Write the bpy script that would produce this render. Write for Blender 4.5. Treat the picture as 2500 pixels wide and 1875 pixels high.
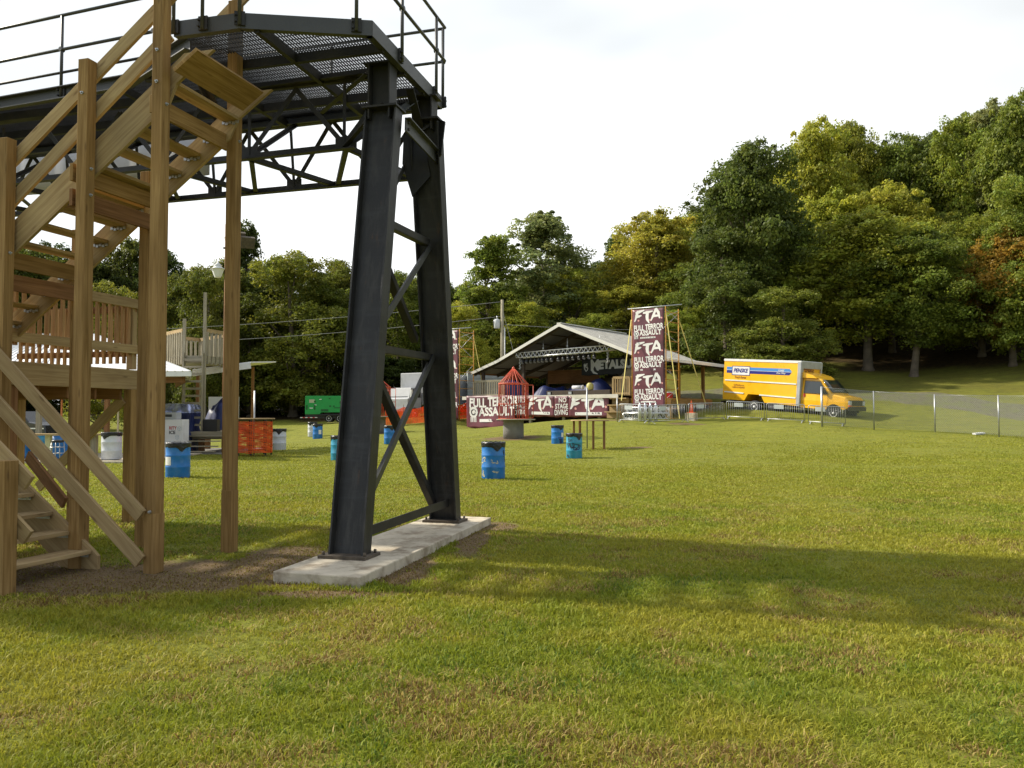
import bpy, math, random
import numpy as np
from mathutils import Vector, Matrix
for _o in list(bpy.data.objects): bpy.data.objects.remove(_o)
SC = bpy.context.scene
COL = SC.collection
R = math.radians
random.seed(7)

# ------------------------------------------------------------------ camera, sky, sun, exposure
EYE = 1.6
PITCH = math.atan(74.5 / 2022.0)
FPX = 2022.0                                   # focal length in pixels of the 2500 px wide photograph
cam = bpy.data.cameras.new('camera')
cam.sensor_width = 36.0
cam.lens = 36.0 * FPX / 2500.0
cam.clip_start = 0.05
cam.clip_end = 3000
camo = bpy.data.objects.new('camera', cam)
COL.objects.link(camo)
camo.location = (0, 0, EYE)
camo.rotation_euler = (R(90) + PITCH, 0, 0)
SC.camera = camo

SUN_EL = R(37)
SUN_AZ = math.atan2(-0.955, 0.295)             # measured from +Y, the sun stands left and a little ahead
SUN_DIR = Vector((math.sin(SUN_AZ) * math.cos(SUN_EL), math.cos(SUN_AZ) * math.cos(SUN_EL), math.sin(SUN_EL)))
sl = bpy.data.lights.new('sun', 'SUN')
sl.energy = 4.2
sl.angle = R(1.6)
sl.color = (1.0, 0.925, 0.78)
slo = bpy.data.objects.new('sun', sl)
COL.objects.link(slo)
slo.location = (-30, 20, 40)
slo.rotation_euler = SUN_DIR.to_track_quat('Z', 'Y').to_euler()

world = bpy.data.worlds.new('World')
SC.world = world
world.use_nodes = True
wn = world.node_tree
for n in list(wn.nodes): wn.nodes.remove(n)
def wnode(t, **k):
    n = wn.nodes.new(t)
    for a, b in k.items(): setattr(n, a, b)
    return n
w_out = wnode('ShaderNodeOutputWorld')
w_bg = wnode('ShaderNodeBackground')
w_sky = wnode('ShaderNodeTexSky', sky_type='NISHITA', sun_disc=False, sun_elevation=SUN_EL, sun_rotation=SUN_AZ)
w_sky.air_density = 1.0; w_sky.dust_density = 1.5
w_tc = wnode('ShaderNodeTexCoord')
w_map = wnode('ShaderNodeMapping'); w_map.inputs['Scale'].default_value = (1.0, 1.0, 2.6)
w_n1 = wnode('ShaderNodeTexNoise'); w_n1.inputs['Scale'].default_value = 1.7; w_n1.inputs['Detail'].default_value = 5; w_n1.inputs['Roughness'].default_value = 0.5
w_r1 = wnode('ShaderNodeValToRGB')              # how much cloud
w_r1.color_ramp.elements[0].position = 0.25; w_r1.color_ramp.elements[0].color = (0.72, 0.72, 0.72, 1)
w_r1.color_ramp.elements[1].position = 0.55; w_r1.color_ramp.elements[1].color = (1, 1, 1, 1)
w_n2 = wnode('ShaderNodeTexNoise'); w_n2.inputs['Scale'].default_value = 1.1; w_n2.inputs['Detail'].default_value = 4
w_r2 = wnode('ShaderNodeValToRGB')              # how bright the cloud
w_r2.color_ramp.elements[0].position = 0.42; w_r2.color_ramp.elements[0].color = (5.1, 5.35, 5.5, 1)
w_r2.color_ramp.elements[1].position = 0.58; w_r2.color_ramp.elements[1].color = (7.4, 7.55, 7.6, 1)
w_sx = wnode('ShaderNodeSeparateXYZ')           # the cloud sheet is brightest towards the sun, thin behind the viewer
w_dot = wnode('ShaderNodeVectorMath', operation='DOT_PRODUCT'); w_dot.inputs[1].default_value = SUN_DIR
w_mr = wnode('ShaderNodeMapRange'); w_mr.inputs[1].default_value = -0.5; w_mr.inputs[2].default_value = 0.75; w_mr.inputs[3].default_value = 0.80; w_mr.inputs[4].default_value = 1.22
w_mr2 = wnode('ShaderNodeMapRange'); w_mr2.inputs[1].default_value = -0.55; w_mr2.inputs[2].default_value = 0.15; w_mr2.inputs[3].default_value = 0.5; w_mr2.inputs[4].default_value = 1.0
w_cov = wnode('ShaderNodeMath', operation='MULTIPLY')
w_vm = wnode('ShaderNodeVectorMath', operation='SCALE')
w_mix = wnode('ShaderNodeMixRGB')
L = wn.links.new
L(w_tc.outputs['Generated'], w_map.inputs[0]); L(w_map.outputs[0], w_n1.inputs[0]); L(w_map.outputs[0], w_n2.inputs[0])
L(w_n1.outputs[0], w_r1.inputs[0]); L(w_n2.outputs[0], w_r2.inputs[0])
L(w_tc.outputs['Generated'], w_dot.inputs[0]); L(w_dot.outputs['Value'], w_mr.inputs[0])
L(w_tc.outputs['Generated'], w_sx.inputs[0]); L(w_sx.outputs[1], w_mr2.inputs[0])
L(w_r1.outputs[0], w_cov.inputs[0]); L(w_mr2.outputs[0], w_cov.inputs[1])
L(w_r2.outputs[0], w_vm.inputs[0]); L(w_mr.outputs[0], w_vm.inputs['Scale'])
L(w_cov.outputs[0], w_mix.inputs[0]); L(w_sky.outputs[0], w_mix.inputs[1]); L(w_vm.outputs[0], w_mix.inputs[2])
L(w_mix.outputs[0], w_bg.inputs[0]); w_bg.inputs[1].default_value = 0.105
L(w_bg.outputs[0], w_out.inputs[0])
SC.view_settings.view_transform = 'Standard'
SC.view_settings.look = 'None'
SC.view_settings.gamma = 1
SC.view_settings.exposure = 0.62

# ------------------------------------------------------------------ rays of the camera: pixels of the photograph to points
_c, _s = math.cos(PITCH), math.sin(PITCH)
def ray(px, py):
    dx = (px - 1250.0) / FPX; dy = (937.5 - py) / FPX
    return Vector((dx, _c - _s * dy, _s + _c * dy))
def P(px, py, Y):                               # the point at distance Y ahead
    d = ray(px, py); return Vector((d.x / d.y * Y, Y, EYE + d.z / d.y * Y))
def PZ(px, py, z):                              # the point at height z
    d = ray(px, py); t = (z - EYE) / d.z
    return Vector((d.x * t, d.y * t, z))
def XA(px, Y): return (px - 1250.0) / FPX * Y * 1.0

# ------------------------------------------------------------------ mesh helpers
class MB:
    def __init__(s): s.v = []; s.f = []; s.uv = []; s.mi = []; s.sm = []
    def face(s, idx, uv=None, m=0, sm=False):
        s.f.append(tuple(idx)); s.uv.append(uv or [(0, 0)] * len(idx)); s.mi.append(m); s.sm.append(sm)
    def poly(s, pts, m=0, uv=None):
        b = len(s.v); s.v += [tuple(p) for p in pts]; s.face(range(b, b + len(pts)), uv, m); return s
    def obox(s, c, ex, ey, ez, m=0):            # half vectors; ex is the grain direction
        c, ex, ey, ez = Vector(c), Vector(ex), Vector(ey), Vector(ez)
        if ex.cross(ey).dot(ez) < 0: ez = -ez
        b = len(s.v)
        for k in (-1, 1):
            for j in (-1, 1):
                for i in (-1, 1): s.v.append(tuple(c + ex * i + ey * j + ez * k))
        lx, ly, lz = ex.length * 2, ey.length * 2, ez.length * 2
        r1, r2 = random.random() * 40, random.random() * 40
        def q(ids, lu, lv, o): s.face([b + i for i in ids], [(r1, r2 + o), (r1 + lu, r2 + o), (r1 + lu, r2 + o + lv), (r1, r2 + o + lv)], m)
        q((0, 2, 3, 1)[::1], ly, lx, 0) if False else None
        # sides running along ex
        s.face([b + i for i in (0, 1, 5, 4)], [(r1, r2), (r1 + lx, r2), (r1 + lx, r2 + lz), (r1, r2 + lz)], m)
        s.face([b + i for i in (3, 2, 6, 7)], [(r1 + lx, r2 + 1), (r1, r2 + 1), (r1, r2 + 1 + lz), (r1 + lx, r2 + 1 + lz)], m)
        s.face([b + i for i in (2, 3, 1, 0)], [(r1, r2 + 2), (r1 + lx, r2 + 2), (r1 + lx, r2 + 2 + ly), (r1, r2 + 2 + ly)], m)
        s.face([b + i for i in (4, 5, 7, 6)], [(r1, r2 + 3), (r1 + lx, r2 + 3), (r1 + lx, r2 + 3 + ly), (r1, r2 + 3 + ly)], m)
        # ends
        s.face([b + i for i in (2, 0, 4, 6)], [(r1 + 60, r2), (r1 + 60, r2 + ly), (r1 + 60.05, r2 + ly), (r1 + 60.05, r2)], m)
        s.face([b + i for i in (1, 3, 7, 5)], [(r1 + 60, r2), (r1 + 60, r2 + ly), (r1 + 60.05, r2 + ly), (r1 + 60.05, r2)], m)
        return s
    def box(s, x0, x1, y0, y1, z0, z1, m=0):
        d = [(x1 - x0) / 2, (y1 - y0) / 2, (z1 - z0) / 2]
        ax = [Vector((d[0], 0, 0)), Vector((0, d[1], 0)), Vector((0, 0, d[2]))]
        k = max(range(3), key=lambda i: d[i])
        o = [ax[k]] + [ax[i] for i in range(3) if i != k]
        return s.obox(((x0 + x1) / 2, (y0 + y1) / 2, (z0 + z1) / 2), *o, m=m)
    def bar(s, p0, p1, w, h, up=(0, 0, 1), m=0):  # w sideways, h towards up
        p0, p1 = Vector(p0), Vector(p1); d = p1 - p0
        if d.length < 1e-6: return s
        t = d.normalized(); up = Vector(up)
        if abs(t.dot(up.normalized())) > 0.99: up = Vector((0, 1, 0)) if abs(t.y) < 0.9 else Vector((1, 0, 0))
        x = t.cross(up).normalized(); y = x.cross(t).normalized()
        return s.obox((p0 + p1) / 2, d / 2, x * w / 2, y * h / 2, m)
    def angle(s, p0, p1, w, t=0.012, up=(0, 0, 1), side=1, m=0):   # an L profile
        p0, p1 = Vector(p0), Vector(p1); d = (p1 - p0).normalized(); up = Vector(up)
        x = d.cross(up).normalized(); y = x.cross(d).normalized()
        s.bar(p0, p1, t, w, up, m)
        o = x * side * (w / 2) - y * (w / 2)
        s.bar(p0 + o, p1 + o, w, t, up, m); return s
    def tube(s, pts, r, n=8, m=0, caps=True, sm=True):
        pts = [Vector(p) for p in pts]; k = len(pts)
        rs = r if isinstance(r, (list, tuple)) else [r] * k
        b = len(s.v); ref = None; acc = 0
        for i, p in enumerate(pts):
            t = (pts[min(i + 1, k - 1)] - pts[max(i - 1, 0)]).normalized()
            if ref is None:
                ref = t.cross(Vector((0, 0, 1)) if abs(t.z) < 0.9 else Vector((1, 0, 0))).normalized()
            ref = (ref - t * ref.dot(t)).normalized(); bi = t.cross(ref)
            for j in range(n):
                a = 2 * math.pi * j / n
                s.v.append(tuple(p + (ref * math.cos(a) + bi * math.sin(a)) * rs[i]))
        L0 = 0
        for i in range(k - 1):
            L1 = L0 + (pts[i + 1] - pts[i]).length
            for j in range(n):
                j2 = (j + 1) % n
                s.face((b + i * n + j, b + i * n + j2, b + (i + 1) * n + j2, b + (i + 1) * n + j),
                       [(L0, j / n * 6.28 * rs[i]), (L0, (j + 1) / n * 6.28 * rs[i]), (L1, (j + 1) / n * 6.28 * rs[i]), (L1, j / n * 6.28 * rs[i])], m, sm)
            L0 = L1
        if caps:
            s.face([b + j for j in range(n)][::-1], None, m); s.face([b + (k - 1) * n + j for j in range(n)], None, m)
        return s
    def lathe(s, prof, n=20, c=(0, 0, 0), m=0, cap0=True, cap1=True, sm=True, wob=None):
        b = len(s.v)
        for i, (r, z) in enumerate(prof):
            for j in range(n):
                a = 2 * math.pi * j / n
                dz = wob(i, j) if wob else 0
                s.v.append((c[0] + r * math.cos(a), c[1] + r * math.sin(a), c[2] + z + dz))
        for i in range(len(prof) - 1):
            for j in range(n):
                j2 = (j + 1) % n
                s.face((b + i * n + j, b + i * n + j2, b + (i + 1) * n + j2, b + (i + 1) * n + j),
                       [(j / n, prof[i][1]), ((j + 1) / n, prof[i][1]), ((j + 1) / n, prof[i + 1][1]), (j / n, prof[i + 1][1])], m, sm)
        if cap0: s.face([b + j for j in range(n)][::-1], None, m)
        if cap1: s.face([b + (len(prof) - 1) * n + j for j in range(n)], None, m)
        return s
    def prism(s, pts, vec, m=0):                # a polygon pushed along vec
        pts = [Vector(p) for p in pts]; vec = Vector(vec); n = len(pts); b = len(s.v)
        nrm = Vector((0, 0, 0))
        for i in range(n): nrm += pts[i].cross(pts[(i + 1) % n])
        if nrm.dot(vec) > 0: pts = pts[::-1]
        s.v += [tuple(p) for p in pts] + [tuple(p + vec) for p in pts]
        ed = max(((pts[(i + 1) % n] - pts[i]) for i in range(n)), key=lambda e: e.length).normalized(); pe = ed.cross(vec.normalized() if vec.length else Vector((0, 0, 1)))
        o_ = random.random() * 30; uvs = [(o_ + p.dot(ed), o_ + p.dot(pe)) for p in pts]
        s.face(range(b, b + n), uvs, m); s.face([b + n + i for i in range(n)][::-1], uvs[::-1], m)
        for i in range(n):
            j = (i + 1) % n; l = (pts[j] - pts[i]).length
            s.face((b + j, b + i, b + n + i, b + n + j), [(l, 0), (0, 0), (0, vec.length), (l, vec.length)], m)
        return s
    def grid(s, fn, nu, nv, m=0, sm=True, closed=False):
        b = len(s.v)
        for j in range(nv + 1):
            for i in range(nu + 1): s.v.append(tuple(fn(i / nu, j / nv)))
        for j in range(nv):
            for i in range(nu):
                q = b + j * (nu + 1) + i
                s.face((q, q + 1, q + nu + 2, q + nu + 1), [(i / nu, j / nv), ((i + 1) / nu, j / nv), ((i + 1) / nu, (j + 1) / nv), (i / nu, (j + 1) / nv)], m, sm)
        return s
    def build(s, name, mats, parent=None, loc=None, bevel=0, solid=0):
        inv = WM[parent.name].inverted() if parent else (Matrix.Translation(Vector(loc)).inverted() if loc is not None else None)
        v = np.array(s.v, dtype=np.float64).reshape(-1, 3)
        if inv is not None:
            M = np.array(inv); v = v @ M[:3, :3].T + M[:3, 3]
        me = bpy.data.meshes.new(name)
        me.from_pydata(v.tolist(), [], s.f)
        if not isinstance(mats, (list, tuple)): mats = [mats]
        for mm in mats: me.materials.append(mm)
        me.polygons.foreach_set('material_index', s.mi)
        me.polygons.foreach_set('use_smooth', s.sm)
        uvl = me.uv_layers.new(name='uv')
        flat = [c for q in s.uv for p in q for c in p]
        uvl.data.foreach_set('uv', flat)
        me.update()
        o = bpy.data.objects.new(name, me); COL.objects.link(o)
        if parent: o.parent = parent; WM[o.name] = WM[parent.name].copy()
        else:
            o.location = loc if loc is not None else (0, 0, 0)
            WM[o.name] = Matrix.Translation(Vector(o.location))
        if bevel:
            md = o.modifiers.new('bevel', 'BEVEL'); md.width = bevel; md.segments = 2; md.limit_method = 'ANGLE'; md.angle_limit = R(50)
        if solid:
            md = o.modifiers.new('solid', 'SOLIDIFY'); md.thickness = solid; md.offset = 0
        return o
WM = {}
def tag(o, label=None, cat=None, group=None, kind=None):
    if label: o['label'] = label
    if cat: o['category'] = cat
    if group: o['group'] = group
    if kind: o['kind'] = kind
    return o
def thing(name, label, cat, loc=(0, 0, 0), rz=0.0, group=None, ry=0.0):
    o = bpy.data.objects.new(name, None); COL.objects.link(o)
    o.empty_display_size = 0.3
    o.location = loc; o.rotation_euler = (0, ry, rz)
    WM[o.name] = Matrix.LocRotScale(Vector(loc), o.rotation_euler, None)
    return tag(o, label, cat, group)
def dup(root, loc, rz=0.0, label=None, scale=None, color=None, group=None):
    def rec(o, par):
        c = o.copy(); COL.objects.link(c)
        if par is not None: c.parent = par
        if color is not None: c.color = color
        for ch in KIDS.get(o.name, ()): rec(ch, c)
        return c
    r = rec(root, None)
    r.location = loc; r.rotation_euler = (0, 0, rz)
    if scale is not None: r.scale = scale
    if label: r['label'] = label
    if group: r['group'] = group
    return r
KIDS = {}
def kids_of(root):
    for o in COL.objects:
        if o.parent: KIDS.setdefault(o.parent.name, [])
    KIDS.clear()
    for o in COL.objects:
        if o.parent: KIDS.setdefault(o.parent.name, []).append(o)

# lettering: outlines of Blender's own font, or brush strokes
_TXT = {}
def text2d(s, bold=0.0, shear=0.0, space=1.0):
    k = (s, bold, shear, space)
    if k not in _TXT:
        cu = bpy.data.curves.new('t', 'FONT'); cu.body = s; cu.offset = bold; cu.shear = shear; cu.space_character = space
        cu.resolution_u = 3; cu.fill_mode = 'FRONT' if hasattr(cu, 'fill_mode') else cu.fill_mode
        ob = bpy.data.objects.new('t', cu); COL.objects.link(ob)
        dg = bpy.context.evaluated_depsgraph_get()
        me = bpy.data.meshes.new_from_object(ob.evaluated_get(dg))
        vs = [(v.co.x, v.co.y) for v in me.vertices]; fs = [tuple(p.vertices) for p in me.polygons]
        bpy.data.objects.remove(ob); bpy.data.curves.remove(cu); bpy.data.meshes.remove(me)
        xs = [a for a, b in vs] or [0]; ys = [b for a, b in vs] or [0]
        _TXT[k] = (vs, fs, min(xs), max(xs), min(ys), max(ys))
    return _TXT[k]
def put_text(mb, fn, s, x0, x1, y0, y1, bold=0.0, shear=0.0, space=1.0, m=0, jit=0.0):   # fills the rectangle, mapped by fn(x,y)
    vs, fs, a, b, c, d = text2d(s, bold, shear, space)
    base = len(mb.v); rr = random.Random(len(s))
    for (x, y) in vs:
        mb.v.append(tuple(fn(x0 + (x - a) / (b - a) * (x1 - x0) + rr.uniform(-jit, jit), y0 + (y - c) / (d - c) * (y1 - y0) + rr.uniform(-jit, jit))))
    for f in fs: mb.face([base + i for i in f], None, m)
def stroke(mb, fn, pts, ws, m=0):               # a brush stroke with a width at every point
    n = len(pts); base = len(mb.v)
    for i in range(n):
        a = Vector(pts[max(i - 1, 0)]); b = Vector(pts[min(i + 1, n - 1)]); t = (b - a).normalized(); p = Vector(pts[i]); w = ws[i] / 2
        mb.v.append(tuple(fn(p.x - t.y * w, p.y + t.x * w))); mb.v.append(tuple(fn(p.x + t.y * w, p.y - t.x * w)))
    for i in range(n - 1):
        q = base + i * 2; mb.face((q, q + 1, q + 3, q + 2), None, m)

# ------------------------------------------------------------------ materials
def mat(name, color=(0.5, 0.5, 0.5), rough=0.6, metal=0.0, var=0.0, scale=3.0, bump=0.0, bscale=30.0, dirt=None, dirt_scale=2.0, dirt_amt=0.5, coat=0.0, trans=0.0, spec=0.5, coords='Object'):
    m = bpy.data.materials.new(name); m.use_nodes = True
    nt = m.node_tree; bs = nt.nodes['Principled BSDF']; l = nt.links.new
    bs.inputs['Roughness'].default_value = rough; bs.inputs['Metallic'].default_value = metal
    bs.inputs['Specular IOR Level'].default_value = spec
    if coat: bs.inputs['Coat Weight'].default_value = coat
    c = (*color, 1)
    bs.inputs['Base Color'].default_value = c
    if var or bump or dirt:
        tc = nt.nodes.new('ShaderNodeTexCoord')
    last = None
    if var:
        n = nt.nodes.new('ShaderNodeTexNoise'); n.inputs['Scale'].default_value = scale; n.inputs['Detail'].default_value = 6
        l(tc.outputs[coords], n.inputs[0])
        mr = nt.nodes.new('ShaderNodeMapRange'); mr.inputs[1].default_value = 0.3; mr.inputs[2].default_value = 0.7
        mr.inputs[3].default_value = 1 - var; mr.inputs[4].default_value = 1 + var; l(n.outputs[0], mr.inputs[0])
        vm = nt.nodes.new('ShaderNodeVectorMath'); vm.operation = 'SCALE'; vm.inputs[0].default_value = color
        l(mr.outputs[0], vm.inputs['Scale']); last = vm.outputs[0]
        rr = nt.nodes.new('ShaderNodeMapRange'); rr.inputs[3].default_value = max(0.05, rough - 0.12); rr.inputs[4].default_value = min(1, rough + 0.12)
        l(n.outputs[0], rr.inputs[0]); l(rr.outputs[0], bs.inputs['Roughness'])
    if dirt:
        n = nt.nodes.new('ShaderNodeTexNoise'); n.inputs['Scale'].default_value = dirt_scale; n.inputs['Detail'].default_value = 8; n.inputs['Roughness'].default_value = 0.65
        l(tc.outputs[coords], n.inputs[0])
        rp = nt.nodes.new('ShaderNodeMapRange'); rp.inputs[1].default_value = 0.46; rp.inputs[2].default_value = 0.64; rp.inputs[3].default_value = 0; rp.inputs[4].default_value = dirt_amt
        l(n.outputs[0], rp.inputs[0])
        mx = nt.nodes.new('ShaderNodeMixRGB'); mx.inputs[2].default_value = (*dirt, 1); mx.inputs[1].default_value = c
        if last: l(last, mx.inputs[1])
        l(rp.outputs[0], mx.inputs[0]); last = mx.outputs[0]
    if last: l(last, bs.inputs['Base Color'])
    if bump:
        n = nt.nodes.new('ShaderNodeTexNoise'); n.inputs['Scale'].default_value = bscale; n.inputs['Detail'].default_value = 4
        l(tc.outputs[coords], n.inputs[0])
        b = nt.nodes.new('ShaderNodeBump'); b.inputs['Strength'].default_value = bump; b.inputs['Distance'].default_value = 0.02
        l(n.outputs[0], b.inputs['Height']); l(b.outputs[0], bs.inputs['Normal'])
    if trans:
        tr = nt.nodes.new('ShaderNodeBsdfTranslucent'); tr.inputs[0].default_value = c
        if last: l(last, tr.inputs[0])
        ms = nt.nodes.new('ShaderNodeMixShader'); ms.inputs[0].default_value = trans
        l(bs.outputs[0], ms.inputs[1]); l(tr.outputs[0], ms.inputs[2]); l(ms.outputs[0], nt.nodes['Material Output'].inputs[0])
    return m
def wood(name, c1, c2, knots=0.5, dark=(0.09, 0.045, 0.015)):      # grain follows the board through its uv
    m = bpy.data.materials.new(name); m.use_nodes = True
    nt = m.node_tree; bs = nt.nodes['Principled BSDF']; l = nt.links.new
    tc = nt.nodes.new('ShaderNodeTexCoord'); mp = nt.nodes.new('ShaderNodeMapping'); mp.inputs['Scale'].default_value = (1.3, 26, 1)
    l(tc.outputs['UV'], mp.inputs[0])
    n1 = nt.nodes.new('ShaderNodeTexNoise'); n1.inputs['Scale'].default_value = 1.0; n1.inputs['Detail'].default_value = 6; n1.inputs['Distortion'].default_value = 1.1
    l(mp.outputs[0], n1.inputs[0])
    cr = nt.nodes.new('ShaderNodeValToRGB'); cr.color_ramp.elements[0].position = 0.33; cr.color_ramp.elements[0].color = (*c1, 1)
    cr.color_ramp.elements[1].position = 0.68; cr.color_ramp.elements[1].color = (*c2, 1); l(n1.outputs[0], cr.inputs[0])
    mp2 = nt.nodes.new('ShaderNodeMapping'); mp2.inputs['Scale'].default_value = (2.2, 9, 1); l(tc.outputs['UV'], mp2.inputs[0])
    vo = nt.nodes.new('ShaderNodeTexVoronoi'); vo.inputs['Scale'].default_value = 1.0; l(mp2.outputs[0], vo.inputs[0])
    mr = nt.nodes.new('ShaderNodeMapRange'); mr.inputs[1].default_value = 0.06; mr.inputs[2].default_value = 0.15; mr.inputs[3].default_value = knots; mr.inputs[4].default_value = 0; l(vo.outputs['Distance'], mr.inputs[0])
    mx = nt.nodes.new('ShaderNodeMixRGB'); mx.inputs[2].default_value = (*dark, 1); l(mr.outputs[0], mx.inputs[0]); l(cr.outputs[0], mx.inputs[1])
    n2 = nt.nodes.new('ShaderNodeTexNoise'); n2.inputs['Scale'].default_value = 0.9; n2.inputs['Detail'].default_value = 3; l(tc.outputs['UV'], n2.inputs[0])
    m2 = nt.nodes.new('ShaderNodeMapRange'); m2.inputs[1].default_value = 0.3; m2.inputs[2].default_value = 0.7; m2.inputs[3].default_value = 0.78; m2.inputs[4].default_value = 1.2; l(n2.outputs[0], m2.inputs[0])
    vm = nt.nodes.new('ShaderNodeVectorMath'); vm.operation = 'SCALE'; l(mx.outputs[0], vm.inputs[0]); l(m2.outputs[0], vm.inputs['Scale'])
    l(vm.outputs[0], bs.inputs['Base Color']); bs.inputs['Roughness'].default_value = 0.8; bs.inputs['Specular IOR Level'].default_value = 0.25
    b = nt.nodes.new('ShaderNodeBump'); b.inputs['Strength'].default_value = 0.35; b.inputs['Distance'].default_value = 0.004; l(n1.outputs[0], b.inputs['Height']); l(b.outputs[0], bs.inputs['Normal'])
    return m
M_POST = wood('treated_pine_post', (0.215, 0.122, 0.038), (0.35, 0.218, 0.083))
M_RAIL = wood('treated_pine_board', (0.295, 0.20, 0.095), (0.42, 0.31, 0.155))
M_TREAD = wood('treated_pine_tread', (0.28, 0.19, 0.09), (0.42, 0.31, 0.16))
M_REDW = wood('old_red_timber', (0.17, 0.08, 0.03), (0.27, 0.14, 0.06), 0.3)
M_GREYW = wood('weathered_timber', (0.24, 0.21, 0.14), (0.38, 0.34, 0.25), 0.3)
M_STEEL = mat('black_painted_steel', (0.019, 0.0185, 0.0178), 0.55, 0.0, 0.35, 2.5, 0.10, 60, dirt=(0.055, 0.045, 0.034), dirt_scale=2.6, dirt_amt=0.45, spec=0.4)
def streaked_steel():
    m = mat('weathered_column_paint', (0.022, 0.0215, 0.021), 0.5, 0.0, 0.3, 2.0, 0.10, 50, spec=0.4)
    nt = m.node_tree; bs = nt.nodes['Principled BSDF']; l = nt.links.new; src = bs.inputs['Base Color'].links[0].from_socket
    tc = nt.nodes.new('ShaderNodeTexCoord')
    def layer(scale, sc, a, b_, col, amt, src):
        mp = nt.nodes.new('ShaderNodeMapping'); mp.inputs['Scale'].default_value = scale; l(tc.outputs['Object'], mp.inputs[0])
        n = nt.nodes.new('ShaderNodeTexNoise'); n.inputs['Scale'].default_value = sc; n.inputs['Detail'].default_value = 7; n.inputs['Roughness'].default_value = .65; l(mp.outputs[0], n.inputs[0])
        r = nt.nodes.new('ShaderNodeMapRange'); r.inputs[1].default_value = a; r.inputs[2].default_value = b_; r.inputs[4].default_value = amt; l(n.outputs[0], r.inputs[0])
        x = nt.nodes.new('ShaderNodeMixRGB'); x.inputs[2].default_value = (*col, 1); l(r.outputs[0], x.inputs[0]); l(src, x.inputs[1]); return x.outputs[0]
    c = layer((9, 9, .5), 1.5, .48, .7, (.055, .052, .047), .8, src)      # chalky runs down the web
    c = layer((.7, .7, 5), 1.6, .52, .68, (.045, .046, .048), .6, c)      # faint rolling bands across it
    c = layer((7, 7, 1.2), 2.2, .62, .74, (.11, .055, .025), .55, c)      # a few rust stains
    l(c, bs.inputs['Base Color']); return m
M_COL = streaked_steel()
M_STEELG = mat('grey_painted_steel', (0.052, 0.053, 0.053), 0.45, 0.0, 0.2, 2.5, 0.08, 60)
M_RUST = mat('rusty_plate', (0.09, 0.07, 0.05), 0.85, 0, 0.35, 12, 0.3, 40)
M_GALV = mat('galvanised_steel', (0.42, 0.43, 0.44), 0.42, 0.75, 0.15, 6)
M_ALU = mat('bare_aluminium', (0.72, 0.73, 0.75), 0.32, 0.8, 0.08, 5)
M_WHITE = mat('white_paint', (0.78, 0.78, 0.77), 0.45, 0, 0.06, 2, dirt=(0.45, 0.42, 0.36), dirt_scale=1.2, dirt_amt=0.3)
M_WHITEV = mat('white_vinyl', (0.72, 0.72, 0.76), 0.5, 0, 0.04, 1, trans=0.35)
M_BLACK = mat('black_plastic', (0.012, 0.012, 0.013), 0.35, 0, 0.2, 8)
M_BAG = mat('black_bin_bag', (0.012, 0.012, 0.013), 0.3, 0, 0.3, 12, 0.9, 14)
M_RUBBER = mat('tyre_rubber', (0.02, 0.02, 0.02), 0.85, 0, 0.2, 10)
M_GLASS = mat('dark_window_glass', (0.02, 0.026, 0.026), 0.06, 0, spec=0.8)
M_BLUEB = mat('blue_drum_plastic', (0.008, 0.16, 0.50), 0.42, 0, 0.18, 4, dirt=(0.12, 0.25, 0.45), dirt_scale=5, dirt_amt=0.35)
M_BLUEL = mat('light_blue_drum', (0.02, 0.26, 0.42), 0.42, 0, 0.18, 4, dirt=(0.2, 0.4, 0.5), dirt_scale=5, dirt_amt=0.3)
M_WHITEB = mat('white_drum_plastic', (0.62, 0.64, 0.68), 0.5, 0, 0.1, 4, dirt=(0.3, 0.3, 0.3), dirt_scale=4, dirt_amt=0.4)
M_ORANGEM = mat('orange_safety_mesh', (0.90, 0.15, 0.02), 0.5, 0, 0.2, 3, trans=0.35)
M_CAGE = mat('red_orange_paint', (0.55, 0.075, 0.03), 0.5, 0, 0.2, 5)
M_CONC = mat('cast_concrete', (0.54, 0.475, 0.365), 0.9, 0, 0.14, 3.5, 0.25, 45, dirt=(0.15, 0.10, 0.055), dirt_scale=3.3, dirt_amt=0.7)
M_CONCD = mat('grey_concrete', (0.20, 0.19, 0.17), 0.9, 0, 0.2, 3, 0.3, 40)
M_GREEN = mat('green_enamel', (0.008, 0.30, 0.055), 0.4, 0, 0.08, 2)
M_YELLOW = mat('yellow_truck_paint', (0.90, 0.47, 0.010), 0.3, 0, 0.06, 2, coat=0.3)
M_SCAF = mat('yellow_scaffold_paint', (0.52, 0.24, 0.02), 0.6, 0, 0.3, 9, dirt=(0.2, 0.09, 0.03), dirt_scale=6, dirt_amt=0.6)
M_MAROON = mat('maroon_banner', (0.13, 0.035, 0.05), 0.42, 0, 0.55, 0.9, coat=0.1)  # broad light and dark blotches stand in for sheen on the cloth
M_LETW = mat('white_lettering', (0.80, 0.78, 0.76), 0.5)
M_LETP = mat('pink_dot', (0.75, 0.35, 0.33), 0.5)
M_LETG = mat('silver_lettering', (0.62, 0.63, 0.62), 0.5)
M_LETK = mat('dark_lettering', (0.03, 0.02, 0.03), 0.6)
M_LETR = mat('red_lettering', (0.45, 0.02, 0.02), 0.6)
M_LETB = mat('brown_lettering', (0.20, 0.05, 0.01), 0.5)
M_CLOTHK = mat('black_banner', (0.022, 0.024, 0.024), 0.8, 0, 0.4, 1.5)
M_TARPB = mat('blue_tarp', (0.006, 0.014, 0.08), 0.5, 0, 0.3, 3)
M_TARPT = mat('tan_tarp', (0.20, 0.17, 0.10), 0.8, 0, 0.25, 2)
M_STRAP = mat('yellow_strap', (0.62, 0.52, 0.16), 0.7)
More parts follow.
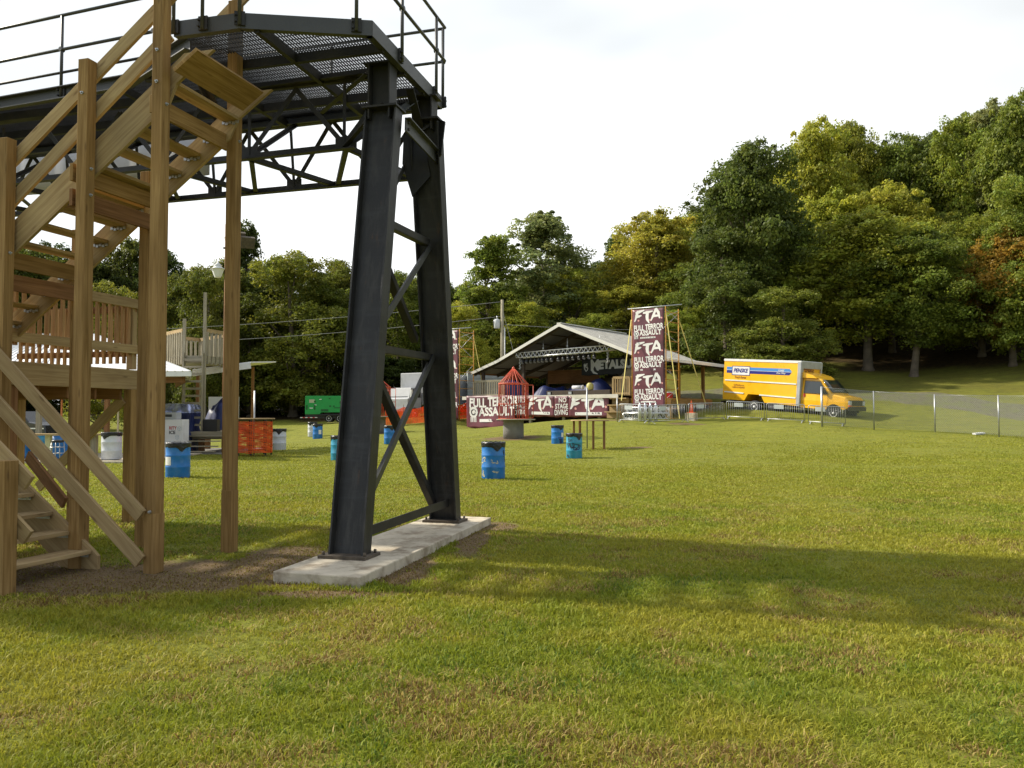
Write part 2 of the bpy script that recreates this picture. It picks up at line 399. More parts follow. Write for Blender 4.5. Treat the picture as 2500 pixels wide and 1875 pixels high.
M_ROOF = mat('pale_metal_roof', (0.68, 0.66, 0.61), 0.45, 0.1, 0.10, 0.8)
M_ROOFW = mat('white_or_sunlit_roof', (0.80, 0.80, 0.82), 0.4, 0.1, 0.05, 1)
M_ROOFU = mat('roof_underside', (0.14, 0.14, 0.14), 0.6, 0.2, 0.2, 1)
M_NAVY = mat('navy_stripe', (0.012, 0.018, 0.20), 0.4)
M_SKYB = mat('light_blue_stripe', (0.06, 0.24, 0.62), 0.4)
M_REDC = mat('red_cooler', (0.45, 0.015, 0.02), 0.4)
M_ORANGEC = mat('orange_cone', (0.85, 0.13, 0.02), 0.5)
M_BARK = mat('tree_bark', (0.115, 0.09, 0.062), 0.95, 0, 0.35, 3.0, 0.9, 9)
M_GRAVEL = mat('gravel', (0.115, 0.105, 0.058), 0.95, 0, 0.35, 5, 0.6, 20, dirt=(0.120, 0.132, 0.026), dirt_scale=1.1, dirt_amt=1.0)
# ------------------------------------------------------------------ terrain
_CP = np.array([
 (0,-12,0),(-14,-12,0),(14,-12,0),(30,-5,0),(-30,-5,0),(-10,5,0),(0,5,0),(10,5,0),(-5,9,0),(0,12,0),(12,12,0),(25,12,.1),(-15,12,0),(-30,15,0),
 (0,20.7,0),(-9,21,0),(14,22,.05),(3,30,.02),(12,30,.12),(-16,27.5,0),(-12,33,.02),(-22,26,0),(5,34,.25),(1.9,39,.17),(0,42,.42),(-5.5,41,.15),
 (-2.7,57,.65),(2.3,58,1.05),(-8,51,.5),(-3.7,58,1.17),(3.7,50,1.30),(1.2,52,1.05),(6.1,46.1,1.16),(9,46.8,1.2),(7.2,49.7,1.3),(11,48.5,1.3),(13.5,46.8,1.22),(15.2,45,1.15),(16.9,43.5,.98),(10,40,.45),
 (14.6,50.3,1.90),(17.9,46.7,1.50),(16.4,51.9,1.97),(19.7,48.2,1.58),(16.1,43,1.0),(23.5,40,.62),(19,42.8,.85),(22,41.8,.75),(30,38,.6),(16,34,.3),(27,28,.3),
 (29.7,48,1.4),(34,46,1.6),(24,58,3.2),(28,54,2.9),(14,60,3.1),(18,66,4.9),(28.4,66,5.16),(30.6,63,4.5),(40,56,4.2),(45,45,3.0),
 (-16,71,.83),(-12,50,.12),(-30,40,.1),(-35,75,1.3),(-25,90,2.0),(-60,60,1),(-60,100,2.5),(-45,20,0.1),(-2,68,2.0),
 (5,75,4),(0,90,5.5),(15,80,7),(30,80,8.5),(45,62,7),(48,80,12),(30,100,14),(60,100,22),(0,120,9),(-20,120,4),(65,60,10),(60,25,2.5),(50,5,.5)], dtype=float)
def _tps_fit(cp, lam=0.02):
    n = len(cp); d = np.hypot(cp[:, None, 0] - cp[None, :, 0], cp[:, None, 1] - cp[None, :, 1]) / 20
    K = np.where(d > 0, d * d * np.log(d + 1e-12), 0) + lam * np.eye(n) * 0.1
    Pm = np.c_[np.ones(n), cp[:, :2] / 20]
    A = np.block([[K, Pm], [Pm.T, np.zeros((3, 3))]])
    return np.linalg.solve(A, np.r_[cp[:, 2], 0, 0, 0])
_TW = _tps_fit(_CP)
def terr(x, y):
    x = np.clip(np.asarray(x, float), -62, 64); y = np.clip(np.asarray(y, float), -14, 118)
    sh = x.shape; x = x.ravel(); y = y.ravel(); out = np.zeros(len(x))
    for a in range(0, len(x), 20000):
        xx, yy = x[a:a + 20000], y[a:a + 20000]
        d = np.hypot(xx[:, None] - _CP[None, :, 0], yy[:, None] - _CP[None, :, 1]) / 20
        out[a:a + 20000] = np.where(d > 0, d * d * np.log(d + 1e-12), 0) @ _TW[:-3] + _TW[-3] + _TW[-2] * xx / 20 + _TW[-1] * yy / 20
    return out.reshape(sh)
def G(x, y): return float(terr(np.array([x]), np.array([y]))[0])
def on(px, Y, dz=0.0):                          # the ground point under a pixel column at distance Y
    x = XA(px, Y); return Vector((x, Y, G(x, Y) + dz))

def vnoise(x, y, sc, seed):                     # smooth lattice noise, 0..1
    rg = np.random.default_rng(seed); T = rg.random((256, 256))
    x = np.asarray(x) / sc + 1000; y = np.asarray(y) / sc + 1000
    xi, yi = np.floor(x).astype(int), np.floor(y).astype(int); fx, fy = x - xi, y - yi
    fx = fx * fx * (3 - 2 * fx); fy = fy * fy * (3 - 2 * fy)
    g = lambda a, b: T[a % 256, b % 256]
    return (g(xi, yi) * (1 - fx) + g(xi + 1, yi) * fx) * (1 - fy) + (g(xi, yi + 1) * (1 - fx) + g(xi + 1, yi + 1) * fx) * fy

# bare, mulched earth round the stair foot and the pad, and forest floor: soft masks in metres
U2 = np.array((0.262, 0.965)); V2 = np.array((0.965, -0.262))
_DIRT = [(-3.0, 8.35, 1.5, 0.85), (-4.3, 8.1, 1.2, 0.85), (-2.55, 9.2, 0.6, 1.0), (-1.08, 8.7, 0.26, 0.9), (-0.50, 10.6, 0.24, 1.2), (-0.20, 11.9, 0.28, 0.5), (-1.7, 7.45, 0.7, 0.20), (-5.3, 8.4, 1.0, 0.85),
         (9.6, 45.6, 1.1, 0.5), (5.1, 34, 0.7, 0.5), (0, 41.9, 1.5, 0.9), (-8, 51, 1.4, 1.2), (5.6, 48.6, 1.6, 1.0)]
def dirt_mask(x, y):
    x = np.asarray(x, float); y = np.asarray(y, float); m = np.zeros_like(x)
    w = (vnoise(x, y, 0.45, 5) - 0.5) * 0.55 + (vnoise(x, y, 0.16, 6) - 0.5) * 0.35
    for cx, cy, rx, ry in _DIRT:
        d = np.sqrt(((x - cx) / rx) ** 2 + ((y - cy) / ry) ** 2)
        m = np.maximum(m, np.clip((1.12 - d + w) / 0.3, 0, 1))
    return m
def wood_mask(x, y):                            # under the trees, and on the bank
    x = np.asarray(x, float); y = np.asarray(y, float)
    edge = np.where(x < -6, 74 + 0 * x, np.where(x < 12, 60 + 0 * x, 66 - (x - 26) * 0.35))
    bank = np.where((x > 12) & (y > 50), .30 * vnoise(x, y, 2.2, 12) + .18, 0) * np.clip((y - 50) / 5, 0, 1)  # bank: olive-brown tone, with its shade painted in as well
    return np.maximum(bank, np.clip((y - edge + (vnoise(x, y, 3.0, 9) - 0.5) * 5) / 2.5, 0, 1))
def track_line(x):                              # the gravel track behind the truck, its middle
    return np.interp(x, [2, 13, 19, 24, 28, 32, 40, 60], [62, 60, 58.3, 56.2, 51.8, 46.8, 40, 30])

def make_ground():
    xs = np.r_[np.linspace(-420, -75, 14), np.arange(-70, 72, 0.8), np.linspace(76, 420, 14)]
    ys = np.r_[np.linspace(-260, -18, 10), np.arange(-15, 125, 0.8), np.linspace(130, 520, 14)]
    X, Y = np.meshgrid(xs, ys); Z = terr(X, Y)
    far = np.clip((np.maximum(np.abs(X) - 75, 0) + np.maximum(Y - 125, 0)) / 120, 0, 1)
    Z = Z * (1 - far * 0.3)
    Z = Z + (vnoise(X, Y, 1.9, 3) - 0.5) * 0.03
    nx, ny = len(xs), len(ys)
    v = np.c_[X.ravel(), Y.ravel(), Z.ravel()]
    i = (np.arange(ny - 1)[:, None] * nx + np.arange(nx - 1)[None, :]).ravel()
    f = np.c_[i, i + 1, i + nx + 1, i + nx]
    me = bpy.data.meshes.new('ground'); me.from_pydata(v.tolist(), [], f.tolist())
    me.polygons.foreach_set('use_smooth', [True] * len(f))
    at = me.attributes.new('leaf_floor_bank_shade', 'FLOAT', 'POINT'); at.data.foreach_set('value', wood_mask(X, Y).ravel())
    m = bpy.data.materials.new('lawn_earth'); m.use_nodes = True; nt = m.node_tree; bs = nt.nodes['Principled BSDF']; l = nt.links.new
    tc = nt.nodes.new('ShaderNodeTexCoord')
    def noise(sc, det=5, ro=0.55):
        n = nt.nodes.new('ShaderNodeTexNoise'); n.inputs['Scale'].default_value = sc; n.inputs['Detail'].default_value = det; n.inputs['Roughness'].default_value = ro; l(tc.outputs['Object'], n.inputs[0]); return n
    def mixc(f, a, b):
        x = nt.nodes.new('ShaderNodeMixRGB'); l(f, x.inputs[0])
        for k, q in ((1, a), (2, b)):
            if isinstance(q, tuple): x.inputs[k].default_value = (*q, 1)
            else: l(q, x.inputs[k])
        return x.outputs[0]
    def rmp(n, a, b):
        x = nt.nodes.new('ShaderNodeMapRange'); x.inputs[1].default_value = a; x.inputs[2].default_value = b; l(n, x.inputs[0]); return x.outputs[0]
    c = mixc(rmp(noise(0.35).outputs[0], .35, .65), (0.205, 0.220, 0.025), (0.236, 0.234, 0.031))
    c = mixc(rmp(noise(2.2, 6).outputs[0], .45, .7), c, (0.160, 0.177, 0.027))
    mpx = nt.nodes.new('ShaderNodeMapping'); mpx.inputs['Scale'].default_value = (.35, 1.6, 1); l(tc.outputs['Object'], mpx.inputs[0])
    nst = nt.nodes.new('ShaderNodeTexNoise'); nst.inputs['Scale'].default_value = 1.6; nst.inputs['Detail'].default_value = 7; nst.inputs['Roughness'].default_value = .65; l(mpx.outputs[0], nst.inputs[0])
    c = mixc(rmp(nst.outputs[0], .48, .72), c, (0.130, 0.128, 0.024))
    c = mixc(rmp(noise(24, 4).outputs[0], .45, .75), c, (0.115, 0.122, 0.022))
    c = mixc(rmp(noise(6.5, 5, .7).outputs[0], .60, .78), c, (0.20, 0.16, 0.05))
    dirtc = mixc(rmp(noise(30, 5, .7).outputs[0], .35, .7), (0.13, 0.085, 0.045), (0.24, 0.175, 0.10))
    # bare patches, as soft discs in metres
    sep = nt.nodes.new('ShaderNodeSeparateXYZ'); l(tc.outputs['Object'], sep.inputs[0])
    wn1 = noise(3.2, 6, .7).outputs[0]
    acc = None
    def math_(op, a, b=None):
        x = nt.nodes.new('ShaderNodeMath'); x.operation = op
        for k, q in ((0, a), (1, b)):
            if q is None: continue
            if isinstance(q, (int, float)): x.inputs[k].default_value = q
            else: l(q, x.inputs[k])
        return x.outputs[0]
    for cx, cy, rx, ry in _DIRT:
        dx = math_('MULTIPLY', math_('SUBTRACT', sep.outputs[0], cx), 1 / rx); dy = math_('MULTIPLY', math_('SUBTRACT', sep.outputs[1], cy), 1 / ry)
        d = math_('SQRT', math_('ADD', math_('MULTIPLY', dx, dx), math_('MULTIPLY', dy, dy)))
        k = math_('ADD', math_('SUBTRACT', 0.62, d), wn1)
        acc = k if acc is None else math_('MAXIMUM', acc, k)
    c = mixc(rmp(acc, 0.0, 0.3), c, dirtc)
    af = nt.nodes.new('ShaderNodeAttribute'); af.attribute_name = 'leaf_floor_bank_shade'
    litter = mixc(rmp(noise(3, 6, .7).outputs[0], .4, .65), (0.035, 0.024, 0.010), (0.085, 0.055, 0.018))
    c = mixc(af.outputs['Fac'], c, litter)
    l(c, bs.inputs['Base Color']); bs.inputs['Roughness'].default_value = 0.95; bs.inputs['Specular IOR Level'].default_value = 0.15
    b = nt.nodes.new('ShaderNodeBump'); b.inputs['Strength'].default_value = 0.9; b.inputs['Distance'].default_value = 0.05
    l(noise(18, 6, .7).outputs[0], b.inputs['Height']); l(b.outputs[0], bs.inputs['Normal'])
    me.materials.append(m)
    o = bpy.data.objects.new('ground', me); COL.objects.link(o); tag(o, kind='structure')
    # gravel track: a sheet a little above the earth
    tx = np.arange(2, 58, 0.4); mb = MB(); n = 8
    for k, x in enumerate(tx):
        y0 = float(track_line(x)); sl_ = float(track_line(x + .5) - track_line(x - .5)); t = Vector((1, sl_, 0)).normalized(); nn = Vector((-t.y, t.x, 0))
        hw = 2.3 + 0.3 * math.sin(x * 1.7) + 0.15 * math.sin(x * 4.1)
        for j in range(n + 1):
            p = Vector((x, y0, 0)) + nn * (j / n * 2 - 1) * hw
            mb.v.append((p.x, p.y, G(p.x, p.y) + (0.035 if 0 < j < n else -0.05)))
    for k in range(len(tx) - 1):
        for j in range(n):
            q = k * (n + 1) + j; mb.face((q, q + n + 1, q + n + 2, q + 1), None, 0, True)
    tag(mb.build('gravel_track', M_GRAVEL), kind='structure')
make_ground()

# ------------------------------------------------------------------ grass blades: one mesh
def make_grass():
    rg = np.random.default_rng(11)
    N = 1500000
    y0, y1, k = 2.6, 46.0, 1.9                  # density falls off with distance: n(Y) ~ Y^(1-k)
    t = rg.random(N); e = 2 - k
    Y = (y0 ** e + t * (y1 ** e - y0 ** e)) ** (1 / e)
    X = (rg.random(N) * 2 - 1) * (Y * 0.66 + 3.2)
    dm = dirt_mask(X, Y)
    clump = vnoise(X, Y, 0.11, 21) * 0.6 + vnoise(X, Y, 0.42, 22) * 0.4
    keep = (rg.random(N) < np.clip(0.25 + clump * 1.3, 0, 1)) & (rg.random(N) > dm * 0.62)
    pu = (X + 1.34) * U2[0] + (Y - 10.25) * U2[1]; pv = (X + 1.34) * V2[0] + (Y - 10.25) * V2[1]
    keep &= rg.random(N) < np.clip((46 - Y) / 22, 0, 1)
    keep &= ~((np.abs(pu) < 2.27) & (np.abs(pv) < 0.46))
    X, Y, dm, clump = X[keep], Y[keep], dm[keep], clump[keep]; n = len(X)
    Z = terr(X, Y) - 0.006
    far = np.clip((Y - 4) / 40, 0, 1)
    wdt = (0.0017 + 0.00042 * Y) * (0.7 + 0.7 * rg.random(n))
    h = (0.024 + 0.042 * rg.random(n) ** 1.8 + 0.038 * (clump - 0.45)) * (1 - 0.5 * dm) * (1.0 - 0.25 * np.clip(Y / 30, 0, 1))
    h = np.clip(h, 0.014, 0.12)
    a = rg.random(n) * 6.283; la = rg.random(n) * 6.283; lean = (0.25 + 1.0 * rg.random(n)) * h
    sx, sy = np.cos(a) * wdt, np.sin(a) * wdt
    dx, dy = np.cos(la) * lean, np.sin(la) * lean
    V = np.zeros((n, 5, 3))
    V[:, 0] = np.c_[X - sx, Y - sy, Z]; V[:, 1] = np.c_[X + sx, Y + sy, Z]
    V[:, 2] = np.c_[X + sx * .8 + dx * .35, Y + sy * .8 + dy * .35, Z + h * .62]; V[:, 3] = np.c_[X - sx * .8 + dx * .35, Y - sy * .8 + dy * .35, Z + h * .62]
    V[:, 4] = np.c_[X + dx, Y + dy, Z + h * (0.95 - 0.25 * rg.random(n))]
    b = np.arange(n) * 5
    me = bpy.data.meshes.new('grass')
    me.vertices.add(n * 5); me.vertices.foreach_set('co', V.ravel())
    loops = np.c_[b, b + 1, b + 2, b + 3, b + 3, b + 2, b + 4].ravel()
    me.loops.add(len(loops)); me.loops.foreach_set('vertex_index', loops.astype(np.int32))
    st = np.c_[np.arange(n) * 7, np.arange(n) * 7 + 4].ravel()
    me.polygons.add(n * 2); me.polygons.foreach_set('loop_start', st.astype(np.int32)); me.polygons.foreach_set('loop_total', np.tile([4, 3], n).astype(np.int32))
    me.update(calc_edges=True)
    # tint of each blade: fresh green, olive, straw, brown, in drifts
    d1 = vnoise(X, Y, 1.3, 31) * .6 + vnoise(X, Y, 0.35, 32) * .4; d2 = vnoise(X, Y, 0.55, 33) * .55 + vnoise(X, Y, 0.18, 34) * .45
    big = vnoise(X, Y, 3.3, 35)
    green = np.array((0.228, 0.268, 0.020)); olive = np.array((0.338, 0.315, 0.034)); straw = np.array((0.42, 0.33, 0.10)); brown = np.array((0.22, 0.130, 0.045)); deep = np.array((0.10, 0.165, 0.022))
    r = rg.random((n, 1)); w = np.clip((d1 - .33) * 3.0 + (rg.random(n) - .5) * .9, 0, 1)[:, None]
    C = green * (1 - w) + olive * w
    ps = np.clip((d2 - .47) * 1.6 + 0.06 + 0.12 * (big - .5), 0, .6)
    C = np.where(rg.random((n, 1)) < ps[:, None], straw, C)
    C = np.where(rg.random((n, 1)) < np.clip((d2 - .60) * 2.0 + 0.03, 0, .38)[:, None] * (r * 0 + 1), brown, C)
    C = np.where(rg.random((n, 1)) < np.clip((.36 - d1) * 1.5, 0, .45)[:, None], deep, C)
    C = np.where(rg.random((n, 1)) < dm[:, None] * .92, np.where(rg.random((n, 1)) < .5, straw * .55, brown * .8), C)
    fade = np.clip((Y - 7) / 16, 0, 1)[:, None]
    C = C * (1 - fade * .75) + np.array((0.302, 0.312, 0.034)) * fade * .75
    C = C * (0.78 + 0.44 * rg.random((n, 1)))
    at = me.color_attributes.new('tint', 'FLOAT_COLOR', 'POINT')
    at.data.foreach_set('color', np.c_[np.repeat(C, 5, 0), np.ones(n * 5)].ravel().astype(np.float32))
    m = bpy.data.materials.new('grass_blade'); m.use_nodes = True; nt = m.node_tree; bs = nt.nodes['Principled BSDF']; l = nt.links.new
    ca = nt.nodes.new('ShaderNodeVertexColor'); ca.layer_name = 'tint'
    l(ca.outputs[0], bs.inputs['Base Color']); bs.inputs['Roughness'].default_value = 0.6; bs.inputs['Specular IOR Level'].default_value = 0.25
    tr = nt.nodes.new('ShaderNodeBsdfTranslucent'); l(ca.outputs[0], tr.inputs[0]); ms = nt.nodes.new('ShaderNodeMixShader'); ms.inputs[0].default_value = 0.4
    l(bs.outputs[0], ms.inputs[1]); l(tr.outputs[0], ms.inputs[2]); l(ms.outputs[0], nt.nodes['Material Output'].inputs[0])
    me.materials.append(m)
    o = bpy.data.objects.new('grass', me); COL.objects.link(o); tag(o, kind='stuff')
make_grass()

# ------------------------------------------------------------------ trees
def leaf_material():
    m = bpy.data.materials.new('foliage'); m.use_nodes = True; nt = m.node_tree; bs = nt.nodes['Principled BSDF']; l = nt.links.new
    oi = nt.nodes.new('ShaderNodeObjectInfo'); ca = nt.nodes.new('ShaderNodeVertexColor'); ca.layer_name = 'tint'
    mu = nt.nodes.new('ShaderNodeMixRGB'); mu.blend_type = 'MULTIPLY'; mu.inputs[0].default_value = 1
    l(oi.outputs['Color'], mu.inputs[1]); l(ca.outputs[0], mu.inputs[2])
    l(mu.outputs[0], bs.inputs['Base Color']); bs.inputs['Roughness'].default_value = 0.55; bs.inputs['Specular IOR Level'].default_value = 0.3
    tr = nt.nodes.new('ShaderNodeBsdfTranslucent'); l(mu.outputs[0], tr.inputs[0]); ms = nt.nodes.new('ShaderNodeMixShader'); ms.inputs[0].default_value = 0.5
    l(bs.outputs[0], ms.inputs[1]); l(tr.outputs[0], ms.inputs[2]); l(ms.outputs[0], nt.nodes['Material Output'].inputs[0])
    return m
M_LEAF = leaf_material()
def leaf_mesh(name, cen, rad, per, size, seed, tone=None):       # clumps of leaf-shaped faces
    rg = np.random.default_rng(seed)
    cen = np.asarray(cen); n = len(cen) * per
    ci = np.repeat(np.arange(len(cen)), per)
    d = rg.normal(size=(n, 3)); d /= np.linalg.norm(d, axis=1)[:, None]; d[:, 2] = np.where(d[:, 2] < -0.6, -d[:, 2] * .6, d[:, 2])
    rr = np.asarray(rad)[ci][:, None] * (0.35 + 0.75 * rg.random((n, 1)) ** 0.6)
    p = cen[ci] + d * rr * np.array((1, 1, 0.85))
    nr = d * 0.8 + rg.normal(size=(n, 3)) * 0.6 + np.array((0, 0, 0.25)); nr /= np.linalg.norm(nr, axis=1)[:, None]
    t = np.cross(nr, rg.normal(size=(n, 3))); t /= np.linalg.norm(t, axis=1)[:, None]; b = np.cross(nr, t)
    s = size * (0.6 + 0.8 * rg.random((n, 1)))
    V = np.stack([p - t * s * .5, p + b * s * .34 - nr * s * .06, p + t * s * .55, p - b * s * .34 - nr * s * .06], 1)
    me = bpy.data.meshes.new(name); me.vertices.add(n * 4); me.vertices.foreach_set('co', V.ravel())
    me.loops.add(n * 4); me.loops.foreach_set('vertex_index', np.arange(n * 4, dtype=np.int32))
    me.polygons.add(n); me.polygons.foreach_set('loop_start', (np.arange(n) * 4).astype(np.int32)); me.polygons.foreach_set('loop_total', np.full(n, 4, np.int32))
    me.update(calc_edges=True)
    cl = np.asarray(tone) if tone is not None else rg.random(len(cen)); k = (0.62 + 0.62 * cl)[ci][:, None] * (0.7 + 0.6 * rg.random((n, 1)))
    hue = ((rg.random(len(cen)) - .5) * .22)[ci][:, None] + (rg.random((n, 1)) - .5) * .22
    C = k * np.concatenate([1 + hue, 1 + hue * .25, 1 - hue * .3], 1)
    at = me.color_attributes.new('tint', 'FLOAT_COLOR', 'POINT')
    at.data.foreach_set('color', np.c_[np.repeat(C, 4, 0), np.ones(n * 4)].ravel().astype(np.float32))
    me.materials.append(M_LEAF); return me
def tree_proto(kind, seed):
    """height 10; a crown of big rounded lobes, each made of leaf clumps; crown and trunk as two meshes"""
    rg = random.Random(seed); H = 10.0
    # crown foot, crown radius, lobes, lobe size, clumps per lobe, leaves per clump, leaf size, thinness
    hb, Rm, nl, lr, pc, per, ls, thin = dict(oak=(1.5, 3.4, 30, 1.30, 14, 84, .140, .0), bush=(.2, 3.3, 34, 1.20, 14, 80, .135, .0), tall=(2.0, 2.5, 24, 1.0, 12, 84, .135, .15),
                                             column=(.8, 2.2, 30, .95, 13, 80, .125, .0), airy=(1.4, 3.1, 34, .98, 12, 84, .130, .2))[kind]
    def prof(f):                                 # crown radius over height, 0 foot to 1 top
        return {'oak': max(.3, 1 - abs(2 * f - .98) ** 2.7), 'bush': (.90 + .10 * f / .4 if f < .4 else max(.25, 1 - ((f - .4) / .64) ** 2.6)), 'tall': max(.22, 1 - abs(2 * f - .8) ** 2),
                'column': max(.3, 1 - abs(2 * f - .82) ** 3), 'airy': max(.2, 1 - abs(2 * f - .9) ** 2)}[kind]
    lobes = []; tries = 0
    while len(lobes) < nl and tries < 4000:
        tries += 1
        f = rg.random() ** .9; a = rg.random() * 6.283; r = lr * rg.uniform(.72, 1.2) * (1 if f < .75 else .8)
        pr = max(0, prof(f) * Rm * rg.uniform(.82, 1.02) - r * .6)
        q = rg.uniform(.55, 1.0) if f < .85 else rg.uniform(0, .7)
        z = min(hb + r * .6 + f * (H - hb - r * 1.3), H - r * .62)
        c = (math.cos(a) * pr * q, math.sin(a) * pr * q, z)
        if any((c[0] - o[0]) ** 2 + (c[1] - o[1]) ** 2 + ((c[2] - o[2]) * 1.5) ** 2 < (.62 * min(r, o[3])) ** 2 * (1.5 if thin else .9) for o in lobes): continue
        lobes.append((*c, r))
    lobes.append((rg.uniform(-.3, .3), rg.uniform(-.3, .3), H - lr * .55, lr * .75))
    a0 = rg.random() * 6.28
    for k in range(4):
        a = a0 + k * 1.57 + rg.uniform(-.3, .3); q = max(.2, prof(.84) * Rm - lr * .45) * rg.uniform(.75, 1.05); lobes.append((math.cos(a) * q, math.sin(a) * q, H - lr * rg.uniform(.95, 1.35), lr * rg.uniform(.8, 1.0)))
    cen, rad, tone = [], [], []
    for (x, y, z, r) in lobes:
        t = rg.random()
        for _ in range(pc):
            d = Vector((rg.gauss(0, 1), rg.gauss(0, 1), rg.gauss(.25, .9))).normalized(); q = r * rg.uniform(.55, 1.0)
            zz = z + d.z * q * .78
            if zz < hb * .5: continue
            cen.append((x + d.x * q, y + d.y * q, zz)); rad.append(r * rg.uniform(.30, .52)); tone.append(t * .6 + rg.random() * .4)
        for _ in range(3):                       # sprigs that break the outline
            d = Vector((rg.gauss(0, 1), rg.gauss(0, 1), rg.gauss(.3, .8))).normalized(); q = r * rg.uniform(1.05, 1.25)
            cen.append((x + d.x * q, y + d.y * q, max(.3, z + d.z * q * .65))); rad.append(r * rg.uniform(.13, .24)); tone.append(rg.random())
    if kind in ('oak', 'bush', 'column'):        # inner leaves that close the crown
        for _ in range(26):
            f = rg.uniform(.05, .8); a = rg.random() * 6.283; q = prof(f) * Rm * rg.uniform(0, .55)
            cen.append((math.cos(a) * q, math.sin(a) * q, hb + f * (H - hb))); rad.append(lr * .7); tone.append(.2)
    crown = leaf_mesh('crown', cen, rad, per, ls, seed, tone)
    mb = MB()
    bend = (rg.uniform(-.3, .3), rg.uniform(-.3, .3))
    def tp(z): q = z / H; return Vector((bend[0] * q * q * 2, bend[1] * q * q * 2, z))
    zs = [-.35, 0, .25, 1, 2.2, 3.6, 5, 6.5, 8]
    mb.tube([tp(z) for z in zs], [.36, .28, .22, .19, .17, .15, .12, .08, .03], 9)
    for (x, y, z, r) in lobes[:14]:
        z0 = max(hb * .7, min(7.5, z - rg.uniform(1.0, 2.4))); s_ = tp(z0); e = Vector((x, y, z)); mid = (s_ + e) / 2 + Vector((0, 0, -.2))
        mb.tube([s_, mid, e], [.085 * (1.1 - z0 / 10), .05, .015], 6)
    tr = mb.build('trunk', M_BARK); tm = tr.data; bpy.data.objects.remove(tr)
    return crown, tm
PROTO = {}
for kd, seeds in (('oak', (1, 2, 3, 11)), ('bush', (4, 5, 6, 12)), ('tall', (7, 8)), ('column', (9,)), ('airy', (10,))):
    PROTO[kd] = [tree_proto(kd, s) for s in seeds]
LEAFC = dict(D=(.122, .162, .028), M=(.280, .310, .038), Y=(.395, .390, .045), O=(.340, .320, .042), G=(.265, .290, .095), R=(.44, .28, .045), S=(.208, .252, .035))
_tn = [0]; WIDEN = 1.4
def tree(px, Y, top, half, kd, colr, label, sink=0.0, base=None, group='trees at the edge of the woods', lean=0.0):
    _tn[0] += 1; i = _tn[0]; rr = random.Random(i * 13 + 5)
    b = on(px, Y); 
    if base is not None: b = P(px, base, Y)
    zt = P(px, top, Y).z; h = zt - b.z
    crown, trunk = PROTO[kd][i % len(PROTO[kd])]
    o = bpy.data.objects.new('tree', None); COL.objects.link(o); o.empty_display_size = 0.5
    o.location = (b.x, b.y, b.z - sink)
    Rm = dict(oak=3.5, bush=3.3, tall=2.4, column=2.3, airy=3.1)[kd]
    w = half * WIDEN / FPX * Y / Rm
    o.scale = (w * rr.uniform(.95, 1.05), w * rr.uniform(.95, 1.05), (h + sink) / 9.9); o.rotation_euler = (0, lean, rr.random() * 6.28)
    if lean: o.rotation_euler = (0, lean, 0)
    tag(o, label, 'tree', group)
    c = LEAFC[colr]; k = rr.uniform(.88, 1.14) * (.66 if px < 1000 else 1.0); hu = rr.uniform(.93, 1.09)  # left trees darkened: their backlit shade is put into the leaf colour
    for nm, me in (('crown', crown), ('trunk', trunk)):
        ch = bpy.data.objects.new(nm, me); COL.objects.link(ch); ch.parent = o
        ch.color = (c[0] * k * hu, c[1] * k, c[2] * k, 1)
    return o
LT = 'behind the wooden staircase'
